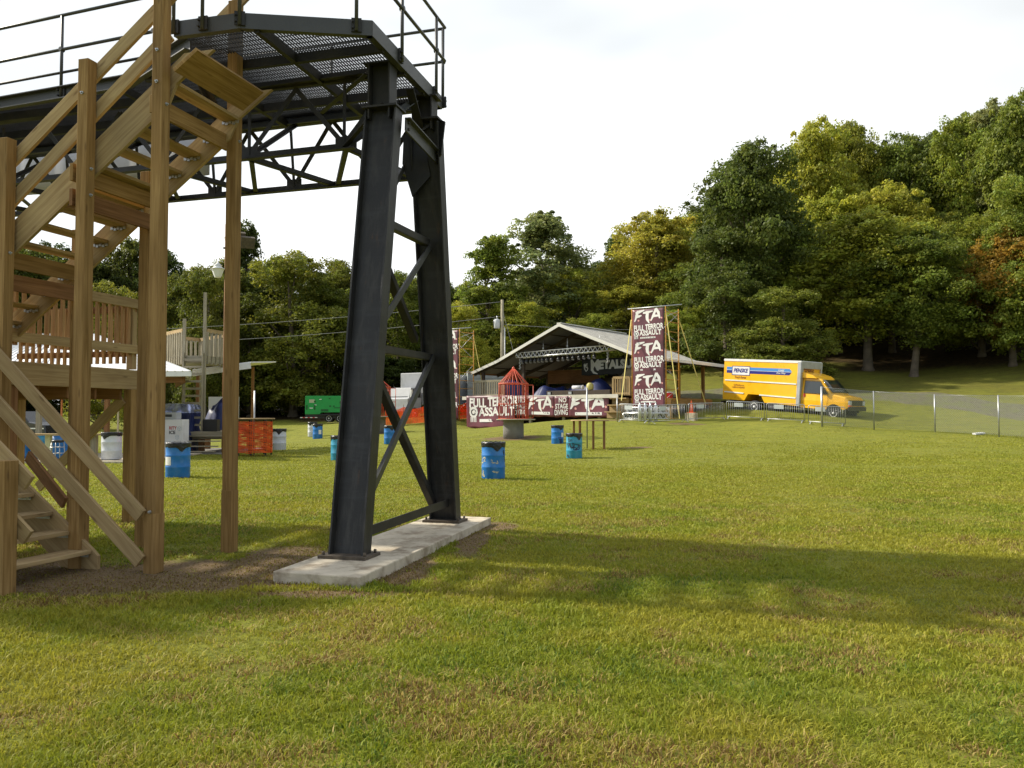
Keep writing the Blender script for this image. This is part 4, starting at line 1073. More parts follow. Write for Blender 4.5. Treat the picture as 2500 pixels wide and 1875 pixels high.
for k in range(4):
    (q0, z0), (q1, z1) = RF[k], RF[k + 1]
    mb = MB(); ribbed(mb, q0, z0, q1, z1, 0, M_)
    o = mb.build('roof', [M_ROOFW if k in (3,) else M_ROOF, M_ROOFR], SP)  # right lean-to slope whiter: the light it catches is put into the colour
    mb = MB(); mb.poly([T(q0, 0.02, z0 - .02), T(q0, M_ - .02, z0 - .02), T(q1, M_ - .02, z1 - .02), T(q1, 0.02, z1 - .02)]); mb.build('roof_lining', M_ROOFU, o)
    for m in (-.03, M_ + .03): MB().bar(T(q0, m, z0 - .06), T(q1, m, z1 - .06), .035, .17).build('rake_trim', M_ROOF, o)
mb = MB(); mb.bar(T(0, -.05, 6.91), T(0, M_ + .05, 6.91), .3, .05); mb.build('ridge_cap', M_ROOF, SP)
for q, z in ((-6.62, 4.2), (7.0, 4.5)):
    mb = MB(); mb.bar(T(q, -.04, z), T(q, M_ + .04, z), .04, .16); mb.build('eave_trim', M_ROOFW if q > 0 else M_REDW, SP)
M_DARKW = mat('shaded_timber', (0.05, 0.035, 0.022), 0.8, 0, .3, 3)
def zroof(q): return float(np.interp(q, [p[0] for p in RF], [p[1] for p in RF]))
for m in (.25, 2.6, 5.0, 7.4):                     # roof frames and posts
    mb = MB()
    for k in range(4):
        (q0, z0), (q1, z1) = RF[k], RF[k + 1]; mb.bar(T(q0 + .02, m, z0 - .13), T(q1 - .02, m, z1 - .13), .06, .2)
    mb.bar(T(-4.4, m, 4.75), T(4.8, m, 4.75), .05, .16) if m > 7 else None
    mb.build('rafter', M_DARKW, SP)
for q in (-5.6, -3.4, -2.2, -1.1, 1.2, 2.4, 3.7, 6):
    mb = MB(); mb.bar(T(q, .1, zroof(q) - .05), T(q, M_ - .1, zroof(q) - .05), .05, .05); mb.build('purlin', M_DARKW, SP)
for q, ms in ((-5.9, (.3, 3.9, 7.4)), (-2.9, (7.4, .45)), (.4, (7.4,)), (3.0, (7.4,)), (5.6, (.3, 4.0, 7.4))):
    for m in ms:
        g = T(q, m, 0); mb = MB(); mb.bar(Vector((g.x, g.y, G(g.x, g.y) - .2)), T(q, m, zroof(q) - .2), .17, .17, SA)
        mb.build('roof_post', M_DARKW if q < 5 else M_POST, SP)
mb = MB()
for q, m, s in ((-2.9, 7.4, 1), (.4, 7.4, -1), (.4, 7.4, 1), (3.0, 7.4, -1)): mb.bar(T(q, m, 3.4), T(q + 1.0 * s, m, 4.5), .1, .12)
mb.build('post_brace', M_DARKW, SP)
# reddish boarding behind the left bay
mb = MB(); mb.bar(T(-4.9, 6.0, 4.1), T(-.9, 6.0, 4.1), .04, .9); mb.build('back_boarding', M_REDW, SP)
# stage deck
DZ = 2.68
mb = MB()
for k in range(14): mb.obox(T(-.75, -1.35 + k * .66 + .3, DZ - .03), SB * 5.4, SA * .325, ZZ * .03)
mb.build('stage_deck', M_GREYW, SP)
mb = MB()
mb.obox(T(-.75, -1.40, DZ - .09), SB * 5.42, SA * .03, ZZ * .10); mb.build('deck_edge', mat('white_deck_edge', (.62, .58, .50), .6, 0, .15, 2), SP)
for q in (-5.8, -3.5, -1.2, 1.1, 3.4, 4.5):
    g = T(q, -1.2, 0); mb = MB(); mb.bar(Vector((g.x, g.y, G(g.x, g.y) - .1)), T(q, -1.2, DZ - .06), .14, .14, SA); mb.build('deck_post', M_GREYW, SP)
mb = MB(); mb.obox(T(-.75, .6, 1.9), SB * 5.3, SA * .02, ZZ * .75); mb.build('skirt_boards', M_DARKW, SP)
# right-hand side deck with steps and railings
RD = MB(); RD.obox(T(5.6, 2.1, 2.42), SB * 1.7, SA * 2.6, ZZ * .05); RD.build('side_deck', M_POST, SP)
mb = MB(); mb.bar(T(3.95, -.55, 2.27), T(7.35, -.55, 2.27), .05, .28); mb.bar(T(7.33, -.5, 2.27), T(7.33, 4.7, 2.27), .05, .28); mb.build('side_beam', M_POST, SP)
for q, m in ((4.1, -.4), (5.7, -.4), (7.2, -.4), (7.2, 2), (7.2, 4.4)):
    g = T(q, m, 0); mb = MB(); mb.bar(Vector((g.x, g.y, G(g.x, g.y) - .1)), T(q, m, 2.3), .2, .2, SA); mb.build('deck_post', M_RAIL, SP)
def railing(p0, p1, z, h=.95, step=.13, m=M_RAIL, par=None):
    o = None
    mb = MB(); mb.bar(p0 + ZZ * (z + h), p1 + ZZ * (z + h), .05, .13); o = mb.build('railing', m, par or SP)
    mb = MB(); mb.bar(p0 + ZZ * (z + .1), p1 + ZZ * (z + .1), .045, .1); mb.build('bottom_rail', m, o)
    n = max(2, int((p1 - p0).length / step))
    for k in range(n + 1):
        p = p0.lerp(p1, k / n); mb = MB(); w = .05 if 0 < k < n else .09; mb.bar(p + ZZ * z, p + ZZ * (z + h), w, w, SA); mb.build('picket' if 0 < k < n else 'rail_post', m, o)
railing(T(4.15, -1.0, 0), T(5.15, -1.0, 0), DZ - .05); railing(T(5.2, -.95, 0), T(5.2, .4, 0), DZ - .05)
railing(T(5.9, -.4, 0), T(6.9, -.4, 0), 2.47); railing(T(-5.9, -.6, 0), T(-3.6, -.6, 0), DZ, m=M_GREYW)
mb = MB()
for k in range(3): mb.obox(T(4.65, -1.25 - k * .28, DZ - .22 - k * .36), SB * .5, SA * .15, ZZ * .03); mb.obox(T(4.65, -1.12 - k * .28, DZ - .40 - k * .36), SB * .5, SA * .02, ZZ * .16)
mb.build('front_steps', M_RAIL, SP)

# things on and under the roof
def truss_beam(a, b, w, nseg, name, parent=None, loc=None, m=M_ALU, r=.025):
    a, b = Vector(a), Vector(b); t = (b - a).normalized(); n = Vector((-t.y, t.x, 0)).normalized()
    mb = MB(); cs = [n * w / 2 + ZZ * w / 2, -n * w / 2 + ZZ * w / 2, -n * w / 2 - ZZ * w / 2, n * w / 2 - ZZ * w / 2]
    for c in cs: mb.tube([a + c, b + c], r, 6)
    for i in range(4):
        c0, c1 = cs[i], cs[(i + 1) % 4]
        for k in range(nseg):
            p, q = a.lerp(b, k / nseg), a.lerp(b, (k + 1) / nseg)
            mb.tube([p + c0, (p + q) / 2 + c1], r * .55, 5, caps=False); mb.tube([(p + q) / 2 + c1, q + c0], r * .55, 5, caps=False)
        mb.tube([a + c0, a + c1], r * .8, 5); mb.tube([b + c0, b + c1], r * .8, 5)
    return mb.build(name, m, parent, loc=loc)
ta = P(1263, 868, 50.2); tb = P(1502, 848, 46.6)
lt = thing('lighting_truss', 'silver box truss hung across the stage under the gable roof', 'lighting truss', tuple(ta))
truss_beam(ta, tb, .29, 22, 'truss', lt)
for f in (.28, .53, .85):
    p = ta.lerp(tb, f); mb = MB(); mb.tube([p + ZZ * .15, p + ZZ * .75], .02, 6); mb.tube([p + ZZ * .2, p + ZZ * .38], .05, 8); mb.build('hanger_chain', M_GALV, lt)
for k, f in enumerate((.06, .105, .15, .195, .235, .275, .32, .37, .44, .49, .54, .59, .65, .70, .75, .80)):
    p = ta.lerp(tb, f) - ZZ * .16; loc = tuple(p)
    l = thing('stage_light', 'small black stage lamp clamped in the row under the silver truss', 'stage light', loc, group='stage lamps under the truss')
    mb = MB(); mb.bar(p, p - ZZ * .16, .03, .14, SA); mb.build('yoke', M_BLACK, l)
    mb = MB(); d = (SA * -.6 - ZZ * .8).normalized(); c = p - ZZ * .24; mb.tube([c - d * .12, c - d * .05, c + d * .12], [.06, .11, .11], 10); o = mb.build('lamp_can', M_BLACK, l)
    mb = MB(); mb.tube([c + d * .121, c + d * .125], .095, 10); mb.build('lens', M_GALV, l)
for k, f in enumerate((.13, .215, .30, .385, .53, .62, .71, .80)):
    c = ta.lerp(tb, f) - ZZ * .17; t = (tb - ta).normalized()
    o = MB().obox(c, t * .42, SA * .05, ZZ * .035).build('led_bar', M_WHITE, loc=tuple(c), bevel=.01)
    tag(o, 'white strip light clamped along the bottom of the silver truss', 'strip light', 'strip lights under the truss')
for p, lb in ((ta.lerp(tb, .03), 'black cable coil dangling from the left end of the silver truss'), (ta.lerp(tb, .93), 'black cable coil dangling near the right end of the silver truss')):
    pts = [p - ZZ * (.15 + .06 * i) + SB * .05 * math.sin(i * 2.1) for i in range(13)]
    tag(MB().tube(pts, .05, 6).build('cable_coil', mat('cable_grey', (.25, .25, .25), .6), loc=tuple(p)), lb, 'cable')

# banners -------------------------------------------------------------------------------------------
F_STROKES = [([(.13, .95), (.08, .60), (.02, .22)], [.07, .085, .03]), ([(.04, .80), (.16, .86), (.36, .97)], [.05, .085, .03]), ([(.06, .50), (.16, .55), (.25, .60)], [.06, .07, .03]),
             ([(.30, .76), (.45, .79), (.66, .85)], [.04, .08, .03]), ([(.47, .80), (.45, .5), (.46, .28), (.53, .0)], [.09, .10, .09, .02]),
             ([(.585, .16), (.67, .50), (.775, 1.02)], [.03, .075, .07]), ([(.765, 1.02), (.855, .72), (.905, .30)], [.07, .09, .04]), ([(.64, .46), (.74, .50), (.87, .50)], [.04, .07, .05]),
             ([(.03, .28), (.0, .18)], [.05, .02])]
DOTS = [(.14, .24), (.55, .24), (.96, .34)]
def fta(mb, fn, x0, x1, y0, y1):
    w, h = x1 - x0, y1 - y0
    for pts, ws in F_STROKES: stroke(mb, fn, [(x0 + a * w, y0 + b * h) for a, b in pts], [q * w * 1.15 for q in ws])
    for a, b in DOTS: stroke(mb, fn, [(x0 + a * w - .02 * w, y0 + b * h - .03 * h), (x0 + a * w + .01 * w, y0 + b * h), (x0 + a * w + .02 * w, y0 + b * h + .04 * h)], [.04 * w, .07 * w, .03 * w], 1)
def skull(mb, fn, cx, cy, r):
    n = 10; base = len(mb.v)
    for rad, m in ((1, 0), (.62, 2), (.34, 0)):
        b = len(mb.v)
        for i in range(n): mb.v.append(tuple(fn(cx + math.cos(i * 6.283 / n) * r * rad, cy + math.sin(i * 6.283 / n) * r * rad * (1.1 if m == 0 else 1), 0.004 * (1 - rad))))
        mb.face(range(b, b + n), None, m)
    for k in range(4): stroke(mb, fn, [(cx - r * .6 + k * r * .38, cy - r * .9), (cx - r * .62 + k * r * .4, cy - r * 1.9)], [r * .25, r * .2])
def full_terror(mb, fn, x0, x1, y0, y1):
    w, h = x1 - x0, y1 - y0
    up = lambda x, y, e=0: fn(x, y + (x - (x0 + x1) / 2) / w * h * .10 * math.sin((x - x0) / w * 3), e) if True else None
    put_text(mb, up, 'FULL', x0 + .02 * w, x0 + .36 * w, y0 + .55 * h, y0 + .96 * h, bold=.035, jit=.012 * h)
    put_text(mb, up, 'TERROR', x0 + .39 * w, x0 + 1.0 * w, y0 + .58 * h, y0 + 1.0 * h, bold=.035, jit=.012 * h)
    put_text(mb, up, 'ASSAULT', x0 + .2 * w, x0 + .93 * w, y0 + .17 * h, y0 + .56 * h, bold=.035, jit=.012 * h)
    skull(mb, up, x0 + .1 * w, y0 + .34 * h, .085 * w)
    stroke(mb, up, [(x0 + .05 * w, y0 + .56 * h), (x0 + .03 * w, y0 + .40 * h)], [.05 * w, .02 * w])
def open_air(mb, fn, x0, x1, y0, y1):
    stroke(mb, fn, [(x0, (y0 + y1) / 2), (x1, (y0 + y1) / 2)], [y1 - y0, y1 - y0])
    h = y1 - y0
    f2 = lambda x, y: fn(x, y, .010)
    put_text(mb, f2, 'OPEN', x0 + .05 * (x1 - x0), x0 + .52 * (x1 - x0), y0 + .2 * h, y1 - .2 * h, bold=.01, space=1.5, m=2)
    put_text(mb, f2, 'AIR', x0 + .60 * (x1 - x0), x0 + .95 * (x1 - x0), y0 + .2 * h, y1 - .2 * h, bold=.01, space=1.5, m=2)
LM = [M_LETW, M_LETP, M_LETK]
def banner(name, p0, p1, z0, z1, label, draw, group=None, mtl=None, amp=.02, seed=1, z0b=None, cat='banner'):
    """p0 left foot, p1 right foot; hangs between z0 and z1; draw(mb, fn, W, H) letters it"""
    p0, p1 = Vector((p0.x, p0.y, 0)), Vector((p1.x, p1.y, 0)); W = (p1 - p0).length; t = (p1 - p0) / W; n = Vector((t.y, -t.x, 0)); H = z1 - z0
    rr = random.Random(seed); ph = [rr.random() * 6 for _ in range(4)]
    def surf(x, y, e=0.0):
        q = amp * (math.sin(x * 3.1 + y * 1.4 + ph[0]) + .6 * math.sin(x * 1.3 - y * 2.9 + ph[1]) + .35 * math.sin(x * 6.1 + y * 4.2 + ph[2]))
        edge = .02 * math.sin(x * 7 + ph[3])
        zz = z0 + y - (edge * (1 - y / H))
        if z0b is not None: zz = (z0 + (z0b - z0) * x / W) * (1 - y / H) + z1 * (y / H)
        return p0 + t * x + n * (q + e) + ZZ * zz
    b = thing(name, label, cat, tuple(p0 + ZZ * z0), group=group)
    mb = MB(); mb.grid(lambda u, v: surf(u * W, v * H), max(8, int(W * 8)), max(8, int(H * 8))); mb.build('cloth', mtl or M_MAROON, b, solid=.006)
    mb = MB(); draw(mb, lambda x, y, e=0.0: surf(x, y, .011 + e), W, H); mb.build('lettering', LM, b)
    return b
# left front: FULL TERROR ASSAULT, taller, reaching down the bank
bl0 = P(1139.5, 966, 50.0); bl1 = P(1243, 964, 48.2)
def d_full(mb, f, W, H):
    full_terror(mb, f, .05 * W, 1.08 * W, .26 * H, .96 * H); open_air(mb, f, .28 * W, .88 * W, .20 * H, .29 * H)
banner('stage_banner', bl0, P(1256, 1048, 47.9), .78, 2.72, 'tall maroon banner with white block lettering at the left end of the stage front', d_full, 'maroon banners along the stage front', seed=2)
def d_stage(mb, f, W, H):
    put_text(mb, f, 'NO', .30 * W, .85 * W, .70 * H, .93 * H, bold=.02); put_text(mb, f, 'STAGE', .05 * W, .95 * W, .40 * H, .64 * H, bold=.02); put_text(mb, f, 'DIVING', .0 * W, .92 * W, .10 * H, .36 * H, bold=.02)
def d_fta(mb, f, W, H):
    fta(mb, f, .04 * W, .97 * W, .24 * H, .97 * H); open_air(mb, f, .16 * W, .84 * W, .10 * H, .24 * H)
sx = [(1256, 1288), (1288, 1354), (1354, 1389), (1389, 1486)]
def bq(px): # stage-front line
    a = Vector((-2.75, 50.0)); c = Vector((5.25, 44.45)); k = (px - 1250) / FPX
    s = (k * a.y - a.x) / ((c.x - a.x) - k * (c.y - a.y)); return Vector((a.x + (c.x - a.x) * s, a.y + (c.y - a.y) * s, 0))
lb = ['narrow maroon stage diving banner behind the red cage', 'maroon banner with brushed initials beside the red cage', 'narrow maroon stage diving banner between the two banners with brushed initials', 'maroon banner with brushed initials at the right end of the stage front']
for k, (a, b) in enumerate(sx):
    banner('stage_banner', bq(a), bq(b - .6), 1.48 - (.0 if k < 2 else .02), 2.62, lb[k], d_stage if k in (0, 2) else d_fta, 'maroon banners along the stage front', seed=10 + k)
# black banner under the roof at the back right
def d_metal(mb, f, W, H):
    put_text(mb, f, 'M', .135 * W, .25 * W, .28 * H, .97 * H, bold=.03, m=0); stroke(mb, f, [(.155 * W, .36 * H), (.175 * W, .16 * H), (.235 * W, .07 * H)], [.035 * W, .03 * W, .006 * W])
    put_text(mb, f, 'ETALSUCKS', .25 * W, .95 * W, .34 * H, .90 * H, bold=.06, m=0)
    stroke(mb, f, [(.035 * W, .70 * H), (.045 * W, .40 * H), (.065 * W, .26 * H), (.085 * W, .36 * H), (.09 * W, .50 * H)], [.012 * W] * 5)
    put_text(mb, f, 'MS', .038 * W, .088 * W, .46 * H, .76 * H, bold=.03, shear=.2)
mb0 = T(0, 5.2, 0)
mp0 = P(1420, 900, 51.3); mp1 = P(1600, 900, 47.6)
LM2 = LM; LM = [M_LETG, M_LETG, M_LETK]
banner('roof_banner', mp0, Vector((mp1.x, mp1.y, 0)), 4.0, 5.0, 'wide black banner with silver lettering hung under the right half of the stage roof', d_metal, mtl=M_CLOTHK, amp=.012, seed=30)
LM = LM2
# covered gear on the stage
def mound(name, label, cat, c, rx, ry, h, m, seed, rz=0.0, peak=.0):
    rr = random.Random(seed); ph = [rr.random() * 6 for _ in range(6)]
    ca, sa = math.cos(rz), math.sin(rz)
    def f(u, v):
        a = u * 6.2832; r = v
        fold = 1 + .10 * math.sin(a * 5 + ph[0]) * r + .06 * math.sin(a * 11 + ph[1]) * r
        x = math.cos(a) * rx * r * fold; y = math.sin(a) * ry * r * fold
        z = h * min(1, (1 - r) * 2.6) * (1 + .16 * math.sin(x * 4.5 / rx + ph[2]) + .12 * math.cos(y * 5 / ry + ph[3]) + .07 * abs(math.sin(a * 7 + ph[4]))) + peak * max(0, 1 - math.hypot(x - rx * .35, y) / .8)
        return (c.x + x * ca - y * sa, c.y + x * sa + y * ca, c.z + max(0, z) + .004)
    mb = MB(); mb.grid(f, 28, 12)
    return tag(mb.build(name, m, loc=tuple(c)), label, cat)
mound('tarp_cover', 'low dark blue tarp over gear at the left of the stage floor', 'tarp', T(-1.3, 1.2, DZ), 1.25, .9, .5, M_TARPB, 1, .3)
mound('tarp_cover', 'taller blue tarp with a peak over gear in the middle of the stage', 'tarp', T(1.2, 1.4, DZ), 1.85, .9, .55, M_TARPB, 2, -.6, .30)
mound('tarp_cover', 'tan canvas cover over gear at the right of the stage', 'tarp', T(3.9, 2.2, DZ), 1.5, .9, 1.25, M_TARPT, 3, -.6)
mound('tarp_cover', 'blue tarp over gear right behind the red cage', 'tarp', T(-3.9, .6, DZ), 1.2, .7, .75, M_TARPB, 4, -.6, .2)
c = T(1.6, -.3, DZ + .02); mb = MB()
mb.obox(c + ZZ * .14, SB * 2.1, SA * .3, ZZ * .12); tag(mb.build('stage_riser', M_DARKW, loc=tuple(c), bevel=.01), 'low brown riser along the front edge of the stage floor', 'riser')
c = T(1.75, -.45, DZ + .29)
mb = MB(); mb.tube([c + ZZ * .16 - SB * .55, c + ZZ * .16 + SB * .1], .11, 12); mb.tube([c + ZZ * .16 + SB * .1, c + ZZ * .16 + SB * .14], .13, 12); tag(mb.build('roll_of_sheeting', M_WHITEV, loc=tuple(c)), 'pale roll of sheeting lying on the brown stage riser', 'roll')
c = T(2.35, -.45, DZ + .29); mb = MB(); mb.lathe([(.16, 0), (.2, .06), (.2, .3), (.12, .38), (.1, .4)], 14, c); tag(mb.build('yellow_jug', mat('dull_yellow', (.45, .40, .12), .5), loc=tuple(c)), 'round dull yellow jug standing beside the pale roll on the stage riser', 'jug')
for q, lb in ((.2, 'small floodlight on the stage edge left of the pole table'), (1.6, 'small floodlight on the stage edge right of the pole table')):
    c = T(q, -1.3, DZ); mb = MB(); mb.obox(c + ZZ * .11, SB * .12, SA * .06, ZZ * .09); o = thing('floor_floodlight', lb, 'floodlight', tuple(c)); mb.build('housing', M_BLACK, o, bevel=.01)
    MB().obox(c + ZZ * .11 - SA * .063, SB * .10, SA * .003, ZZ * .07).build('lens', M_GALV, o)

# ------------------------------------------------------------------ banner scaffolds
def scaffold(name, fr, w, d, z0, z1, label):
    fl = fr - SB * w; br = fr + SA * d; bl = fl + SA * d
    g = min(G(q.x, q.y) for q in (fr, fl, br, bl))
    s = thing(name, label, 'scaffold', (fr.x, fr.y, G(fr.x, fr.y)))
    H = (z1 - z0) / 3
    for q in (fr, fl, br, bl):
        mb = MB(); mb.tube([Vector((q.x, q.y, G(q.x, q.y) - .02)), Vector((q.x, q.y, z1 + .05))], .028, 8); mb.build('upright', M_SCAF, s)
    for a, b in ((fr, br), (fl, bl)):
        for k in range(int((z1 - z0) / .5) + 1):
            z = z0 + .1 + k * .5
            if z < z1: mb = MB(); mb.tube([a + ZZ * z, b + ZZ * z], .02, 6); mb.build('rung', M_SCAF, s)
    for k in range(3):
        za, zb = z0 + k * H + .15, z0 + (k + 1) * H - .2
        for a, b in ((fr, fl), (br, bl)):
            mb = MB(); mb.tube([a + ZZ * za, b + ZZ * zb], .014, 6); mb.build('cross_brace', M_GALV, s); mb = MB(); mb.tube([a + ZZ * zb, b + ZZ * za], .014, 6); mb.build('cross_brace', M_GALV, s)
    mb = MB(); mb.tube([fr + ZZ * (z1 - .5), br + ZZ * (z1 - .05)], .014, 6); mb.tube([fr + ZZ * (z1 - .1), br + ZZ * (z1 - .55)], .014, 6); mb.build('cross_brace', M_GALV, s)
    mb = MB(); mb.tube([fl - SB * .25 + ZZ * (z1 + .06), fr + SB * .9 + ZZ * (z1 + .06)], .03, 8); mb.build('top_pipe', M_GALV, s)
    return fl
def d_tower(mb, f, W, H):
    for k in range(3):
        y = H * (1 - (k + 1) / 3.04)
        fta(mb, f, .06 * W, .95 * W, y + .54 * H / 3, y + .97 * H / 3); full_terror(mb, f, .03 * W, .98 * W, y + .10 * H / 3, y + .52 * H / 3); open_air(mb, f, .25 * W, .72 * W, y + .075 * H / 3, y + .125 * H / 3)
FR1 = P(1626, 900, 42.4); FR1.z = 0
fl1 = scaffold('banner_scaffold', FR1, 1.95, 1.5, 1.3, 7.12, 'yellow scaffold tower holding the full tall maroon banner right of the stage')
n_ = Vector((SB.y, -SB.x, 0))
banner('tower_banner', fl1 + n_ * .05 + SB * .06, FR1 + n_ * .05 - SB * .05, 2.0, 7.1, 'tall maroon banner in full view on the scaffold right of the stage', d_tower, 'tall maroon banners on the scaffolds', amp=.015, seed=40)
FR2 = P(1122, 900, 51.0); FR2.z = 0
fl2 = scaffold('banner_scaffold', FR2, 1.95, 1.35, 1.1, 6.85, 'yellow scaffold tower left of the stage, half hidden by the black steel leg')
banner('tower_banner', fl2 + n_ * .05 + SB * .06, FR2 + n_ * .05 - SB * .05, 1.3, 6.82, 'tall maroon banner half hidden behind the right black steel leg', d_tower, 'tall maroon banners on the scaffolds', amp=.015, seed=41)
for a, b, lb in ((FR1 - SB * 2.0 + ZZ * 6.6, P(1517, 978, 42.6), 'yellow strap slanting down from the left edge of the tall banner'), (FR1 + ZZ * 7.0, P(1659, 1022, 41.6), 'pale strap running down in front of the right scaffold to the barriers'),
                 (FR1 + SA * 1.5 + ZZ * 6.7, P(1722, 984, 43.8), 'yellow strap slanting down to the right of the right scaffold'), (FR2 + SA * 1.35 + ZZ * 6.5, P(1182, 960, 52.4), 'pale strap slanting down from the left scaffold')):
    d = (b - a); o = MB().bar(a, b, .05, .012, n_).build('guy_strap', M_STRAP, loc=tuple(a)); tag(o, lb, 'strap', 'straps that steady the scaffolds')

G = _G0
for o in list(COL.objects):
    if o.name not in _before and o.parent is None:
        o.location = (o.location.x * KS, o.location.y * KS, EYE + (o.location.z - EYE) * KS); o.scale = (KS, KS, KS)
_T0 = T
def T(q, m, z): p = _T0(q, m, z); return Vector((p.x * KS, p.y * KS, EYE + (p.z - EYE) * KS))
# ------------------------------------------------------------------ rubbish drums
def scribble(mb, fn, rr, x0, x1, y0, y1, w, m=0):
    pts = []; n = rr.randint(6, 9)
    for i in range(n): pts.append((x0 + (x1 - x0) * (i / (n - 1)) + rr.uniform(-.03, .03), rr.uniform(y0, y1)))
    fine = []
    for i in range(len(pts) - 1):
        for k in range(4):
            t = k / 4; fine.append((pts[i][0] + (pts[i + 1][0] - pts[i][0]) * t + .02 * math.sin(t * 6.28), pts[i][1] + (pts[i + 1][1] - pts[i][1]) * (3 * t * t - 2 * t ** 3)))
    stroke(mb, fn, fine, [w * rr.uniform(.6, 1.2) for _ in fine], m)
M_SCRK = mat('dark_scrawl', (.012, .02, .03), .6); M_SCRW = mat('pale_scrawl', (.55, .50, .32), .7); M_SCRB = mat('navy_scrawl', (.01, .02, .10), .6)
def drum(px, Y, base, m, label, marks=(), lid=True, wide=1.0, bagm=None, drape=None, badge=None):
    p = P(px, base, Y); rr = random.Random(int(px))
    b = thing('trash_drum', label, 'trash drum', tuple(p), group='drums set out as bins on the lawn')
    r = .29 * wide
    prof = [(r * .97, 0), (r, .02), (r, .27), (r * 1.035, .29), (r, .31), (r, .56), (r * 1.035, .58), (r, .60), (r, .86), (r * 1.03, .88), (r * .96, .885)]
    MB().lathe(prof, 28, p).build('drum', m, b)
    ph = [rr.random() * 6.28 for _ in range(3)]; da = drape if drape is not None else rr.uniform(3.9, 5.6)
    def wob(i, j):
        if i: return .008 * math.sin(j * 2.3 + ph[0])
        a = 2 * math.pi * j / 36; d = abs((a - da + math.pi) % (2 * math.pi) - math.pi)
        return -.012 * (1 + math.sin(j * .9 + ph[1])) - .13 * max(0, 1 - d / .42) - .006 * math.sin(j * 2.1)
    MB().lathe([(r * 1.03, .80), (r * 1.06, .84), (r * 1.05, .875), (r * 1.06, .905), (r * .92, .915), (r * .8, .80)], 36, p, cap0=False, wob=wob).build('bin_liner', bagm or M_BAG, b)
    def cyl(x, y, e=0): a = -math.pi / 2 + x / r - (px - 1250) / FPX * 0; return Vector((p.x + math.cos(a) * (r * 1.012 + e), p.y + math.sin(a) * (r * 1.012 + e), p.z + y))
    if marks:
        mb = MB()
        for (x0, x1, y0, y1, w, k) in marks: scribble(mb, cyl, rr, x0, x1, y0, y1, w, k)
        mb.build('scrawl', [M_SCRK, M_SCRW, M_SCRB], b)
    if badge:
        mb = MB(); x0, x1, y0, y1 = badge; nseg = 6
        for k in range(nseg):
            a, c = x0 + (x1 - x0) * k / nseg, x0 + (x1 - x0) * (k + 1) / nseg
            mb.poly([cyl(a, y0, .003), cyl(c, y0, .003), cyl(c, y1, .003), cyl(a, y1, .003)])
        mb.build('paper_label', M_WHITE, b)
    return b
drum(1204.5, 20.7, 1168, M_BLUEB, 'blue drum nearest the camera on the open lawn, with pale scrawls', ((-.05, .15, .38, .52, .018, 1), (-.02, .14, .12, .22, .014, 1), (-.36, -.20, .30, .60, .022, 1), (-.36, -.24, .05, .26, .018, 1), (.30, .36, .3, .75, .02, 0)), drape=5.1)
drum(1402, 30.2, 1119, M_BLUEL, 'teal drum covered in dark graffiti beside the pole table', ((-.26, .22, .30, .70, .03, 0), (-.22, .24, .25, .55, .03, 0), (-.30, -.1, .25, .75, .035, 0), (-.1, .25, .30, .45, .03, 2), (-.34, -.22, .02, .15, .03, 0)), drape=5.3)
drum(1361, 39.5, 1085, M_BLUEB, 'blue drum with a dark blot and white label, far side of the teal drum', ((.08, .2, .02, .30, .05, 2), (.05, .2, .2, .34, .04, 2)), badge=(.18, .32, .36, .56))
drum(434, 21.2, 1167, M_BLUEB, 'blue drum with a white label standing left of the tallest stair post', (), drape=5.35, badge=(-.28, -.06, .34, .55), wide=1.02)
drum(952, 41, 1084, M_BLUEB, 'blue drum half hidden behind the diagonal steel brace', (), drape=5.2)
drum(828, 29.5, 1126, M_BLUEL, 'light blue drum almost hidden by the left black steel leg', (), drape=3.4)
drum(775.5, 50, 1072, M_BLUEB, 'small far blue drum with white label in front of a white drum', (), badge=(.12, .30, .3, .56))
drum(763, 52, 1066, M_WHITEB, 'far white drum just behind the small far blue drum', (), drape=4.4)
drum(682, 36, 1098, M_WHITEB, 'white drum with a black liner beside the table wrapped in orange mesh', (), drape=4.9, wide=.98)
drum(272, 28, 1121, M_WHITEB, 'white drum with black liner under the roofed bar', (), drape=4.4, wide=1.1)

